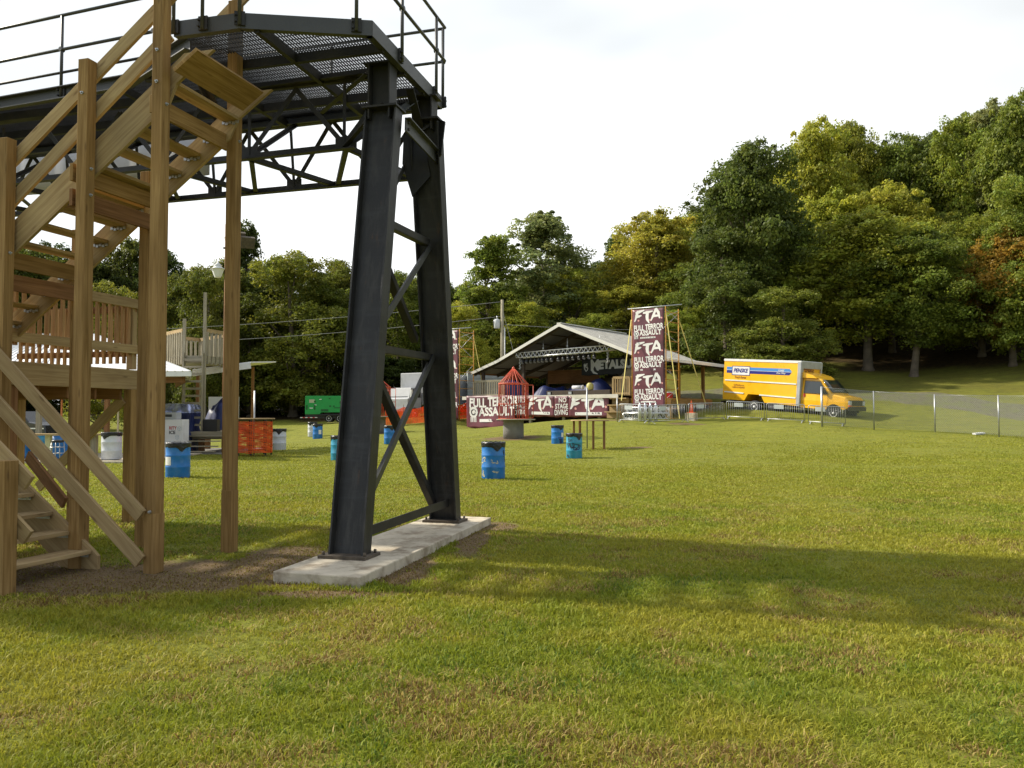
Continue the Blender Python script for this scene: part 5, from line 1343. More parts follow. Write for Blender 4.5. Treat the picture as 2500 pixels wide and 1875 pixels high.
# ------------------------------------------------------------------ red bar cages on drum pedestals
def cage(px, Y, base, label, plabel, half_px):
    p = P(px, base, Y); w = half_px / FPX * Y
    ped = thing('concrete_pedestal', plabel, 'pedestal', tuple(p), group='round pedestals for the cages')
    hp = 44 / FPX * 42
    MB().lathe([(w * .70, -.1), (w * .70, hp * .5), (w * .69, hp * .93), (w * .71, hp * .95), (w * .71, hp)], 28, p).build('pipe', M_CONCD, ped)
    MB().lathe([(w * 1.30, hp + .005), (w * 1.32, hp + .02), (w * 1.32, hp + .05), (w * 1.30, hp + .06)], 32, p + SB * .15).build('round_top', M_GREYW, ped)
    c = p + ZZ * (hp + .065); h = 1.78; hr = .78
    cg = thing('bar_cage', label, 'cage', tuple(c), group='red bar cages on pedestals')
    n = 18
    for k in range(n):
        a = 2 * math.pi * (k + .3) / n; e = Vector((math.cos(a), math.sin(a), 0)) * w
        MB().tube([c + e, c + e + ZZ * h, c + e * .05 + ZZ * (h + hr)], .02, 6).build('bar', M_CAGE, cg)
    for z in (.02, h * .42, h):
        pts = [c + Vector((math.cos(2 * math.pi * k / 32), math.sin(2 * math.pi * k / 32), 0)) * w + ZZ * z for k in range(33)]
        MB().tube(pts, .02 if z != h else .032, 6, caps=False).build('hoop', M_CAGE, cg)
    MB().lathe([(.07, h + hr - .05), (.075, h + hr), (.05, h + hr + .06), (.01, h + hr + .10)], 12, c).build('finial', M_CAGE, cg)
    d = Vector((.75, .4, 0)).normalized(); s = Vector((-d.y, d.x, 0)); a0 = c + d * (w * .9) + s * .0; mb = MB()
    for o in (0, .48): mb.tube([a0 + d * o + ZZ * .05, a0 + d * o + ZZ * (h - .05)], .02, 6)
    for z in (.05, h * .5, h - .05): mb.tube([a0 + ZZ * z, a0 + d * .48 + ZZ * z], .02, 6)
    mb.build('gate', M_CAGE, cg)
cage(1253.5, 42, 1070, 'red bar cage with conical top standing in front of the stage banners', 'dark round concrete pedestal under the cage in front of the stage', 36)
cage(915, 51, 1055, 'red bar cage half hidden behind the left black steel leg', 'dark round pedestal half hidden behind the left black steel leg', 41 * .92)

# ------------------------------------------------------------------ round pole tables
def pole_table(px, Y, base, h, dia, label, pole_h, wrap=False, poff=(0, 0)):
    p = P(px, base, Y); t = thing('pole_table', label, 'table', tuple(p), group='tall round tables with poles'); r = dia / 2
    MB().lathe([(r, h - .045), (r * 1.005, h - .02), (r * .99, h)], 36, p).build('tabletop', M_RAIL, t, )
    n = 7
    for k in range(n):
        a = 2 * math.pi * k / n + .35; q = p + Vector((math.cos(a), math.sin(a), 0)) * r * .83
        MB().bar(q - ZZ * .06, q + ZZ * (h - .045), .085 if not wrap else .05, .085 if not wrap else .05, (1, 0, 0)).build('leg', M_REDW if not wrap else M_BLACK, t)
    MB().tube([p + Vector((poff[0], poff[1], -.05)), p + Vector((poff[0], poff[1], pole_h))], .030, 10).build('pole', M_GALV, t)
    if wrap:
        rr = random.Random(4)
        mb = MB(); nr = 24
        for k in range(nr):
            z = .04 + k * (h - .16) / nr
            pts = [p + Vector((math.cos(a), math.sin(a), 0)) * r * (.88 + .015 * math.sin(a * 7 + k)) + ZZ * (z + .012 * math.sin(a * 5 + k * 1.3)) for a in [2 * math.pi * j / 36 for j in range(37)]]
            for j in range(36):
                mb.poly([pts[j], pts[j + 1], pts[j + 1] + ZZ * .030, pts[j] + ZZ * .030])
        for k in range(60):
            a = 2 * math.pi * k / 60; e = Vector((math.cos(a), math.sin(a), 0)) * r * .885; u_ = Vector((-e.y, e.x, 0)).normalized() * .007
            mb.poly([p + e - u_ + ZZ * .04, p + e + u_ + ZZ * .04, p + e + u_ + ZZ * (h - .12), p + e - u_ + ZZ * (h - .12)])
        mb.build('orange_mesh', M_ORANGEM, t, solid=.004)
pole_table(1440, 34, 1092, 1.12, 1.56, 'tall round wooden table with a steel pole on the open lawn', 2.45, poff=(-.1, .1))
pole_table(620, 32, 1107, 1.36, 1.54, 'tall round table wrapped in orange mesh left of the black steel legs', 2.42, True)

# ------------------------------------------------------------------ crowd barriers
def barrier(x0, y0, Y0, x1, y1, Y1, label, foot=True):
    a, b = P(x0, y0, Y0), P(x1, y1, Y1); t = (b - a).normalized(); n = Vector((-t.y, t.x, 0)).normalized(); h = 1.02
    o = thing('crowd_barrier', label, 'barrier', tuple(a), group='steel crowd barriers in a row'); Lb = (b - a).length
    r = .10; pts = [a + ZZ * .12, a + ZZ * (h - r)] + [a + t * (r - r * math.cos(q)) + ZZ * (h - r + r * math.sin(q)) for q in (.5, 1.0, 1.57)] + [b - t * (r - r * math.cos(q)) + ZZ * (h - r + r * math.sin(q)) for q in (1.57, 1.0, .5)] + [b + ZZ * (h - r), b + ZZ * .12]
    MB().tube(pts, .021, 8).tube([a + ZZ * .16, b + ZZ * .16], .019, 8).build('frame', M_GALV, o)
    mb = MB(); k = .13
    while k < Lb - .05: mb.tube([a + t * k + ZZ * .16, a + t * k + ZZ * h], .0085, 5); k += .115
    mb.build('bars', M_GALV, o)
    mb = MB(); c = a + t * (Lb * .33) + ZZ * .84; mb.obox(c - n * .025, t * .26, n * .006, ZZ * .115); mb.build('plate', mat('pale_plate', (.55, .58, .58), .5) if 'M_PL' not in globals() else M_PL, o)
    for q in (a + t * .12, b - t * .12):
        mb = MB(); mb.bar(q - n * .28 + ZZ * .02, q + ZZ * .16, .05, .012); mb.bar(q + n * .28 + ZZ * .02, q + ZZ * .16, .05, .012); mb.build('foot', M_GALV, o)
M_PL = mat('pale_plate', (.55, .58, .58), .5, 0, .1, 6)
barrier(1512, 1031, 46.2, 1584, 1034, 45.0, 'first crowd barrier from the left, in front of the aluminium truss on the ground')
barrier(1587, 1036, 45.0, 1676, 1031, 46.6, 'second crowd barrier, below the tall full banner')
barrier(1681, 1029, 47.0, 1768, 1026, 48.3, 'third crowd barrier, in front of the traffic cone')
barrier(1774, 1023, 47.3, 1866, 1028, 46.2, 'fourth crowd barrier, across the rear wheel of the yellow truck')
barrier(1872, 1029, 45.9, 1965, 1034, 44.8, 'fifth crowd barrier, across the middle of the yellow truck')
barrier(1974, 1036, 44.2, 2064, 1042, 43.2, 'last crowd barrier, across the front wheel of the yellow truck')
a = P(1507, 1030, 46.6); mb = MB(); mb.tube([a, a + ZZ * 1.35], .03, 8); tag(mb.build('steel_stake', M_GALV, loc=tuple(a)), 'upright steel stake at the left end of the row of crowd barriers', 'stake')
# aluminium truss lying behind the first barriers, four bright cylinders, cone on its block
for k, (dx, dz) in enumerate(((0, 0), (.25, .32))):
    a = P(1522 + k * 6, 1023, 47.4 + k * .35); b = P(1634 - k * 4, 1024, 46.6 + k * .35); a.z = max(a.z, G(a.x, a.y)) + .19 + dz * 0; b.z = max(b.z, G(b.x, b.y)) + .19
    if k: a.z += .33; b.z += .33; a.y -= .3; b.y -= .3
    o = truss_beam(a, b, .29, 9, 'truss_section', loc=tuple(a)); tag(o, ('silver truss section lying on the grass behind the first crowd barrier', 'silver truss section stacked on top of the one behind the first barrier')[k], 'truss section')
for k in range(4):
    p = P(1562 + k * 13, 1000, 46.9); p.z = G(p.x, p.y) + .0
    s = thing('gas_cylinder', 'bright steel cylinder in the row below the tall full banner', 'cylinder', tuple(p), group='steel cylinders below the banner')
    MB().lathe([(.09, 0), (.105, .02), (.105, .78), (.09, .88), (.05, .95), (.045, 1.02)], 16, p).build('tank', M_ALU, s); MB().lathe([(.03, 1.02), (.055, 1.04), (.055, 1.08), (.02, 1.1)], 10, p).build('valve', M_GALV, s)
p = P(1688, 1018, 48.0); p.z = G(p.x, p.y)
tag(MB().obox(p + ZZ * .21, SB * .30, SA * .22, ZZ * .23).build('concrete_block', M_CONC, loc=tuple(p), bevel=.01), 'grey concrete block under the orange traffic cone', 'block')
c = p + ZZ * .442
cn = thing('traffic_cone', 'orange traffic cone standing on a concrete block by the right scaffold', 'traffic cone', tuple(c))
MB().obox(c + ZZ * .015, SB * .19, SA * .19, ZZ * .015).build('base', M_ORANGEC, cn, bevel=.008); MB().lathe([(.14, .03), (.03, .72), (.02, .725)], 18, c).build('cone', M_ORANGEC, cn); MB().lathe([(.083, .35), (.060, .50)], 18, c, cap0=False, cap1=False).build('white_band', M_WHITE, cn)
p = T(6.75, .25, 2.475)
rc = thing('cooler', 'red cooler with a white lid on the right-hand stage deck', 'cooler', tuple(p)); MB().obox(p + ZZ * .16, SB * .27, SA * .17, ZZ * .155).build('body', M_REDC, rc, bevel=.02); MB().obox(p + ZZ * .345, SB * .28, SA * .18, ZZ * .03).build('lid', M_WHITE, rc, bevel=.012)
p = T(5.35, .2, 2.475); tag(MB().obox(p + ZZ * .42, SB * .28, SA * .03, ZZ * .42).obox(p + ZZ * .42 - SA * .032, SB * .23, SA * .004, ZZ * .37, 1).build('blue_panel', [M_WHITE, M_NAVY], loc=tuple(p)), 'blue panel with a white frame leaning on the right-hand stage deck', 'panel')
p = T(5.9, .9, 2.475); tag(MB().obox(p + ZZ * .55, SB * .30, SA * .25, ZZ * .55).obox(p + ZZ * 1.2, SB * .25, SA * .2, ZZ * .1).build('equipment_case', M_BLACK, loc=tuple(p), bevel=.02), 'stack of dark equipment cases behind the blue panel', 'case')

# ------------------------------------------------------------------ chain-link fence on the right
def chainlink():
    tops = [(2007, 945, 1039, 43.0), (2134, 956, 1045, 42.4), (2283, 964, 1053, 41.3), (2439, 966, 1062, 38.8), (2600, 968, 1073, 36.4)]
    f = thing('chain_link_fence', 'chain link fence with thin steel posts right of the yellow truck', 'fence', tuple(P(2007, 1039, 43.0)))
    pts = []
    for k, (px, yt, yb, Y) in enumerate(tops):
        b = P(px, yb, Y); t = P(px, yt, Y); t.x, t.y = b.x, b.y; pts.append((b, t))
        MB().tube([b - ZZ * .1, t + ZZ * .03], .055 if k == 0 else .032, 8).build('fence_post', M_GALV, f)
    M_WIRE = mat('fence_wire', (.27, .28, .26), .6, .2)
    for k in range(4):
        (b0, t0), (b1, t1) = pts[k], pts[k + 1]; Lh = (b1 - b0).length; H = t0.z - b0.z; s = .085; mb = MB()
        def q(x, z): u = x / Lh; b = b0.lerp(b1, u); t = t0.lerp(t1, u); return b.lerp(t, z / H)
        n = (b1 - b0).cross(ZZ).normalized(); w = .0030
        x = -H
        while x < Lh:
            for d in (1, -1):
                za, zb = 0.0, H; xa, xb = (x, x + H) if d == 1 else (x + H, x)
                # clip to the panel
                def cl(xa, za, xb, zb):
                    if xa > xb: xa, za, xb, zb = xb, zb, xa, za
                    if xb <= 0 or xa >= Lh: return None
                    if xa < 0: za = za + (zb - za) * (0 - xa) / (xb - xa); xa = 0
                    if xb > Lh: zb = za + (zb - za) * (Lh - xa) / (xb - xa); xb = Lh
                    return xa, za, xb, zb
                r = cl(xa, za, xb, zb)
                if r:
                    A, B = q(r[0], r[1]), q(r[2], r[3]); e = (B - A).normalized().cross(n).normalized() * w * 1.6; m_ = n * w
                    for o in (0,):
                        i = len(mb.v); mb.v += [tuple(A + e), tuple(A - e + m_), tuple(A - e - m_), tuple(B + e), tuple(B - e + m_), tuple(B - e - m_)]
                        mb.face((i, i + 1, i + 4, i + 3)); mb.face((i + 1, i + 2, i + 5, i + 4)); mb.face((i + 2, i, i + 3, i + 5))
            x += s
        mb.build('mesh_panel', M_WIRE, f)
        MB().tube([t0, t1], .006, 5).build('top_wire', M_GALV, f)
chainlink()
p = on(2388, 40.2); tag(MB().obox(p + ZZ * .05, Vector((.25, .03, .02)), Vector((-.02, .12, .01)), ZZ * .035).build('litter', M_WHITE, loc=tuple(p)), 'small white scrap of litter at the foot of the chain link fence', 'litter')

# ------------------------------------------------------------------ utility pole, wires, floodlight pole
def wire(name, a, b, sag, r, label, m=None):
    pts = [a.lerp(b, k / 16) - ZZ * sag * 4 * (k / 16) * (1 - k / 16) for k in range(17)]
    return tag(MB().tube(pts, r, 5).build(name, m or mat('line_wire', (.25, .25, .24), .6), loc=tuple(a)), label, 'wire', 'overhead wires')
UY = 68
pb = on(1226, UY); pt = P(1227, 732, UY)
up = thing('utility_pole', 'wooden utility pole with a grey transformer left of the stage roof', 'utility pole', tuple(pb))
MB().tube([pb - ZZ * .3, Vector((pb.x, pb.y, pt.z))], [.16, .12], 12).build('pole', M_GREYW, up)
MB().tube([pb + Vector((.22, -.05, 0)), Vector((pb.x + .20, pb.y - .05, P(0, 800, UY).z))], .045, 8).build('conduit', M_WHITE, up)
tc_ = Vector((pb.x - .42, pb.y - .1, P(0, 802, UY).z)); MB().lathe([(.22, 0), (.25, .03), (.25, .62), (.22, .72), (.10, .78)], 18, tc_).build('transformer', mat('transformer_grey', (.48, .5, .52), .5), up)
mb = MB(); mb.tube([tc_ + ZZ * .76, tc_ + ZZ * 1.02], .05, 8); mb.tube([tc_ + Vector((-.26, 0, .3)), tc_ + Vector((-.30, 0, .55)), tc_ + Vector((-.2, 0, .8))], .03, 6); mb.build('bushing', M_GALV, up)
top = Vector((pb.x, pb.y, pt.z - .15))
wire('overhead_wire', top, P(100, 815, 66), .4, .022, 'upper thin wire running left from the top of the utility pole')
wire('overhead_wire', Vector((pb.x, pb.y, P(0, 772, UY).z)), P(100, 846, 66), .5, .022, 'lower thin wire running left from the utility pole')
wire('overhead_wire', Vector((pb.x, pb.y, P(0, 792, UY).z)), P(1760, 802, 70), .25, .018, 'thin wire running right from the utility pole behind the stage roof')
wire('guy_wire', top - ZZ * .6, on(1290, 66), .0, .015, 'thin stay wire slanting down to the right from the utility pole')
FY = 30.0
fb = on(550, FY); fp = thing('floodlight_pole', 'tall wooden pole with floodlights hidden behind a stair post', 'light pole', tuple(fb))
ft = P(547, 548, FY); MB().tube([fb - ZZ * .2, Vector((fb.x, fb.y, ft.z))], [.10, .08], 10).build('pole', M_REDW, fp)
zc = P(547, 607, FY).z; MB().bar(Vector((fb.x - .1, fb.y - .1, zc)), Vector((fb.x + .75, fb.y - .25, zc)), .06, .06).build('arm', M_RUST, fp)
for k, (px, py) in enumerate(((580, 578), (603, 590))):
    q = P(px, py, FY - .2); mb = MB(); d = Vector((.45, -.75, -.45)).normalized(); s = d.cross(ZZ).normalized(); u_ = s.cross(d)
    mb.prism([q - s * .24 - u_ * .2, q + s * .24 - u_ * .2, q + s * .24 + u_ * .2, q - s * .24 + u_ * .2], d * .18); o = mb.build('floodlight_head', M_RUST, fp)
    e = q + d * .183; MB().poly([e - s * .2 - u_ * .16, e + s * .2 - u_ * .16, e + s * .2 + u_ * .16, e - s * .2 + u_ * .16]).build('lens', M_RUST, o)
    MB().bar(q - u_ * .2, Vector((q.x, q.y, zc)), .05, .02).build('bracket', M_RUST, o)
lq = P(534, 679, FY); lq.y -= .1
ln = thing('lantern', 'white lantern sticking out left of a tall stair post', 'lantern', tuple(lq))
MB().lathe([(.10, .0), (.12, .02), (.235, .30), (.255, .31)], 6, lq, sm=False).build('shade', M_WHITE, ln); MB().lathe([(.27, .31), (.17, .36), (.13, .42), (.15, .45), (.05, .52), (.02, .62)], 10, lq).build('cap', M_WHITE, ln)
MB().bar(lq + ZZ * .33 + Vector((.1, 0, 0)), Vector((fb.x, fb.y, lq.z + .33)), .04, .04).build('arm', M_WHITE, ln)

# ------------------------------------------------------------------ vehicles
def wheel(mb_parent, c, ax, r, w, rim=M_WHITE, dual=False):
    ax = Vector(ax).normalized(); ref = ZZ; s = ax.cross(ref).normalized(); u_ = s.cross(ax)
    def ring(prof, name, m, par):
        mb = MB(); n = 28; b = 0
        for (rad, off) in prof:
            for j in range(n):
                a = 2 * math.pi * j / n; mb.v.append(tuple(c + ax * off + s * math.cos(a) * rad + u_ * math.sin(a) * rad))
        for i in range(len(prof) - 1):
            for j in range(n):
                j2 = (j + 1) % n; mb.face((i * n + j, i * n + j2, (i + 1) * n + j2, (i + 1) * n + j), None, 0, True)
        mb.face(range(0, n)); mb.face(range((len(prof) - 1) * n, len(prof) * n))
        return mb.build(name, m, par)
    o = ring([(r * .6, -w / 2), (r * .95, -w / 2), (r, -w * .3), (r, w * .3), (r * .95, w / 2), (r * .62, w / 2)], 'wheel', M_RUBBER, mb_parent)
    ring([(r * .62, w / 2 - .01), (r * .60, w / 2 + .004), (r * .54, w / 2 + .006), (r * .46, w / 2 - .05), (r * .20, w / 2 - .04), (r * .17, w / 2 + .02), (r * .05, w / 2 + .03)], 'rim', rim, o)
    mb = MB()
    for k in range(8):
        a = 2 * math.pi * k / 8; q = c + ax * (w / 2 - .032) + s * math.cos(a) * r * .37 + u_ * math.sin(a) * r * .37; mb.tube([q, q + ax * .006], r * .05, 8)
    mb.build('rim_holes', M_BLACK, o)
    return o
def moving_truck():
    H = Vector((.6626, -.749, -.075)).normalized(); rside = Vector((-.749, -.6626, 0)).normalized(); upv = rside.cross(H).normalized()
    if upv.z < 0: upv = -upv
    r0 = P(1764, 974, 52.0); base = r0 - upv * .72               # rear lower near corner
    o = thing('moving_truck', 'yellow box truck with blue stripes parked on the grass by the woods', 'truck', tuple(base))
    def X(x, y, z): return base + H * x - rside * y + upv * z      # x forward, y away from the viewer, z up
    Lb, Wb, z0, z1 = 5.2, 2.35, .72, 3.22
    mb = MB(); prof = [(0, z0), (1.55, z0), (1.80, 1.13), (2.68, 1.13), (2.95, z0 - .04), (Lb, z0 - .10), (Lb, z1), (0, z1)]
    mb.prism([X(x, 0, z) for x, z in prof], -rside * Wb); mb.build('cargo_box', M_YELLOW, o)
    mb = MB()
    mb.obox(X(Lb / 2, Wb / 2, z1 + .015), H * (Lb / 2 + .02), rside * (Wb / 2 + .02), upv * .02); mb.obox(X(Lb / 2, -.012, z1 - .05), H * (Lb / 2 + .02), rside * .012, upv * .055); mb.obox(X(Lb / 2, Wb + .012, z1 - .05), H * (Lb / 2 + .02), rside * .012, upv * .055)
    mb.build('roof_rail', M_WHITE, o)
    mb = MB(); mb.obox(X(Lb - .07, -.02, 1.90), upv * 1.28, H * .10, rside * .02); mb.obox(X(Lb + .035, .09, 1.9), upv * 1.28, H * .03, rside * .11); mb.obox(X(Lb + .035, Wb / 2, z1 - .2), rside * (Wb / 2 + .02), H * .035, upv * .20); mb.obox(X(Lb + .035, Wb - .06, 1.95), upv * 1.2, H * .03, rside * .08)
    mb.build('corner_post', mat('aluminium_grey', (.42, .43, .44), .4, .4, .1, 3), o)
    for zz, xa, xb in ((1.93, .12, Lb - .22), (1.20, .12, 1.5), (1.12, 2.6, Lb - .22)):
        mb = MB(); mb.bar(X(xa, -.02, zz - .02 * 0), X(xb, -.02, zz - .04), .03, .075, upv); mb.build('rub_rail', M_WHITE, o)
    # livery
    f = lambda x, y, e=0: X(x, -.006 - e, y)
    mb = MB()
    def quad(xa, xb, ya, yb, m, e=0, sk=0): mb.poly([f(xa, ya, e), f(xb, ya, e), f(xb + sk, yb, e), f(xa + sk, yb, e)], m)
    quad(.20, 4.42, 2.38, 2.56, 0); mb.poly([f(4.42, 2.38), f(4.50, 2.38), f(4.64, 2.56), f(4.42, 2.56)], 0)
    quad(.20, 4.42, 2.58, 2.76, 1); mb.poly([f(4.42, 2.58), f(4.66, 2.58), f(4.50, 2.76), f(4.42, 2.76)], 1); quad(.20, 4.64, 2.56, 2.58, 2, .001)
    quad(.58, 1.86, 2.25, 2.83, 0, .002); quad(.62, 1.82, 2.29, 2.79, 2, .004)
    put_text(mb, lambda x, y: f(x, y, .007), 'PENSKE', .70, 1.74, 2.42, 2.68, bold=.045, shear=.25, m=0)
    put_text(mb, lambda x, y: f(x, y, .006), 'Local', 3.78, 4.16, 2.60, 2.73, bold=.02, shear=.25, m=2); put_text(mb, lambda x, y: f(x, y, .006), 'One Way', 3.66, 4.26, 2.41, 2.54, bold=.02, shear=.25, m=2)
    put_text(mb, f, 'Truck Rental', .80, 1.62, 2.05, 2.21, bold=.02, shear=.25, m=3)
    put_text(mb, f, 'GoPenske.com', .76, 1.50, 1.60, 1.71, bold=.01, shear=.25, m=3); put_text(mb, f, '1-800-GO-PENSKE', .66, 1.56, 1.45, 1.56, bold=.01, shear=.25, m=3)
    mb.build('livery', [M_NAVY, M_SKYB, M_WHITE, M_LETB], o)
    fr = lambda x, y, e=0: X(Lb + .012 + e, x, y)
    mb = MB(); put_text(mb, fr, 'PENSKE', .25, 1.5, 2.62, 2.88, bold=.04, shear=.0, m=0); mb.build('front_lettering', [M_LETB], o)
    # cab
    cx = Lb + .02; y0, y1 = .12, 2.23
    sec = [(0, .55, 2.30, 0), (.95, .55, 2.28, 0), (1.18, .55, 2.18, .02), (1.92, .55, 1.42, .03), (2.65, .60, 1.28, .06), (2.82, .70, 1.14, .10), (2.86, .80, .95, .14)]
    mb = MB(); n = len(sec)
    for (x, zb, zt, ins) in sec:
        tum = .16 * max(0, (zt - 1.4) / .9)
        ring = [(y0 + ins, zb), (y0 + ins - .02, 1.0 if zt > 1.05 else zb + .1), (y0 + ins, min(1.36, zt - .06)), (y0 + ins + tum, zt - .05), (y0 + ins + tum + .10, zt), ((y0 + y1) / 2, zt + .03), (y1 - ins - tum - .10, zt), (y1 - ins - tum, zt - .05), (y1 - ins, min(1.36, zt - .06)), (y1 - ins + .02, 1.0 if zt > 1.05 else zb + .1), (y1 - ins, zb)]
        for y, z in ring: mb.v.append(tuple(X(cx + x, y, z)))
    k = 11
    for i in range(n - 1):
        for j in range(k - 1): mb.face((i * k + j, i * k + j + 1, (i + 1) * k + j + 1, (i + 1) * k + j), None, 0, False)
    mb.face(range(0, k)); mb.face(range((n - 1) * k, n * k))
    for i in range(n - 1): mb.face((i * k, (i + 1) * k, (i + 1) * k + k - 1, i * k + k - 1))
    mb.build('cab', M_YELLOW, o)
    mb = MB(); mb.prism([X(cx + .10, .12, 2.28), X(cx + .95, .12, 2.28), X(cx + .7, .12, 2.44), X(cx, .12, 2.62), X(cx, .12, 2.28)], -rside * 2.1); mb.build('fairing', M_YELLOW, o)
    tz = lambda z: .16 * max(0, (z - 1.4) / .9)
    gl = lambda x, z, e=.012: X(cx + x, y0 + tz(z) * .92 - e, z)
    door = thing_part = MB(); door.poly([gl(.22, 1.42), gl(1.66, 1.42), gl(1.10, 2.10), gl(.22, 2.10)]); dw = door.build('side_window', M_GLASS, o)
    mb = MB()
    for A, B in ((gl(.20, 1.40, .016), gl(1.70, 1.40, .016)), (gl(.20, 2.13, .016), gl(1.12, 2.13, .016)), (gl(.20, 1.4, .016), gl(.20, 2.13, .016)), (gl(1.12, 2.13, .016), gl(1.70, 1.4, .016))): mb.bar(A, B, .012, .03, rside)
    mb.build('window_trim', M_BLACK, dw)
    ws = lambda s, t: X(cx + 1.22 + .66 * t + .0, y0 + .20 + (1.71) * s - (.12 * (t - .0)) * (1 - 2 * s), 2.17 - .70 * t + .045)
    mb = MB(); mb.grid(ws, 4, 3, sm=True); mb.build('windscreen', M_GLASS, o, solid=.012)
    mb = MB()
    for A, B in ((gl(.14, .70), gl(.14, 1.40)), (gl(.14, .70), gl(1.62, .70)), (gl(1.62, .70), gl(1.68, 1.35))): mb.bar(A + rside * .004, B + rside * .004, .006, .012, rside)
    db = mb.build('door_seam', M_LETB, o)
    MB().obox(X(cx + .24, y0 - .03, 1.28), H * .035, rside * .02, upv * .09).build('door_handle', M_REDC, o)
    for s_, yy in ((1, y0 - .16), (-1, y1 + .16)):
        m_ = MB().obox(X(cx + 1.42, yy, 1.62), upv * .17, rside * .09, H * .05).build('wing_mirror', M_BLACK, o, bevel=.02); MB().bar(X(cx + 1.42, yy, 1.48), X(cx + 1.46, yy + s_ * .18, 1.40), .03, .03).build('mirror_arm', M_BLACK, m_)
    # nose
    MB().obox(X(cx + 2.865, (y0 + y1) / 2, .98), rside * .88, H * .02, upv * .15).build('grille', M_BLACK, o)
    for yy in (y0 + .26, y1 - .26): MB().obox(X(cx + 2.86, yy, .97), rside * .15, H * .035, upv * .12).build('headlight', mat('headlight_glass', (.6, .62, .62), .15, 0, spec=.8), o, bevel=.015)
    MB().obox(X(cx + 2.90, (y0 + y1) / 2, .66), rside * 1.0, H * .06, upv * .12).build('bumper', M_BLACK, o, bevel=.03); MB().obox(X(cx + 2.88, y0 + .24, .82), rside * .15, H * .03, upv * .035).build('turn_light', M_ORANGEC, o)
    for x, y in ((2.24, .20), (2.24, Wb - .2)): wheel(o, X(x, y, .385), rside * (1 if y < 1 else -1), .385, .30)
    for y in (y0 + .12, y1 - .12):
        wheel(o, X(cx + 2.05, y, .37), rside * (1 if y < 1 else -1), .37, .24)
        mb = MB(); pts = [X(cx + 2.05 + math.cos(q) * .47, y0 - .005 if y < 1 else y1 + .005, .40 + math.sin(q) * .47) for q in [math.pi * t / 14 for t in range(15)]]
        mb.poly(pts); mb.build('wheel_arch', M_BLACK, o, solid=.01)
    mb = MB(); mb.obox(X(2.6, Wb / 2, .60), H * 2.6, rside * .45, upv * .12); mb.obox(X(-.08, Wb / 2, .55), rside * 1.1, H * .08, upv * .06); mb.build('chassis', M_BLACK, o)
    MB().obox(X(3.4, .2, .52), H * .5, rside * .18, upv * .16).build('fuel_tank', M_BLACK, o, bevel=.03)
    for zz in (2.95, .86): MB().obox(X(-.012, .2, zz), rside * .05, H * .012, upv * .04).build('tail_light', M_REDC, o)
moving_truck()

def generator():
    b = P(755, 1030, 69); t = Vector((1, .12, 0)).normalized(); n = Vector((-t.y, t.x, 0)); b.z = G(b.x + 3, b.y) ; o = thing('generator_trailer', 'green generator on a twin axle trailer before the dark wood', 'generator', tuple(b))
    def X(x, y, z): return b + t * (x - .35) - n * -y + ZZ * z
    Lg = 5.0
    mb = MB(); mb.prism([X(0, 0, .70), X(.0, 0, 2.18), X(.06, 0, 2.24), X(Lg - .06, 0, 2.24), X(Lg, 0, 2.18), X(Lg, 0, .86), X(1.3, 0, .86), X(1.2, 0, .70)], n * 1.6); mb.build('canopy', M_GREEN, o, bevel=.02)
    MG = mat('dark_green_vent', (.005, .10, .02), .6)
    for x, z, w, h in ((.14, 1.28, .06, .2), (.78, 1.28, .06, .2), (.80, 1.76, .08, .07), (1.6, 1.04, .30, .09), (2.05, 1.38, .08, .06), (2.35, 1.38, .07, .06), (2.65, 1.25, .28, .03), (2.0, 2.02, .07, .05), (2.9, 1.7, .08, .1)): MB().obox(X(x, -.01, z), t * w, n * .012, ZZ * h).build('vent_panel', MG, o)
    for x, z, w, h in ((.55, 1.80, .22, .14), (1.25, 1.95, .09, .03), (.85, 1.48, .08, .03), (3.4, 1.9, .12, .1), (.5, 1.22, .14, .03)): MB().obox(X(x, -.012, z), t * w, n * .008, ZZ * h).build('decal', mat('pale_decal', (.42, .45, .30), .5) if h > .05 else M_WHITE, o)
    mb = MB(); mb.bar(X(-.35, .1, .42), X(Lg, .1, .42), .08, .12); mb.bar(X(-.35, 1.5, .42), X(Lg, 1.5, .42), .08, .12); mb.bar(X(-.35, .1, .42), X(-.35, 1.5, .42), .08, .12); mb.obox(X(Lg / 2, .8, .62), t * (Lg / 2), n * .7, ZZ * .12); mb.bar(X(1.0, -.05, .64), X(Lg - .6, -.05, .64), .25, .06); mb.build('trailer_frame', M_BLACK, o)
    for k in range(7): MB().obox(X(-.30 + k * .2, .04, .43), t * .1, n * .008, ZZ * .03).build('reflector', M_REDC if k % 2 else M_WHITE, o)
    for x in (1.95, 2.85):
        for y in (.08, 1.52): wheel(o, X(x, y, .36), n * (-1 if y < 1 else 1), .36, .22)
    MB().bar(X(1.8, -.1, .03), X(3.0, -.1, .03), .2, .05).build('chock', M_STRAP, o)
generator()
M_OFFW = mat('off_white_paint', (.36, .37, .39), .5, 0, .08, 2)
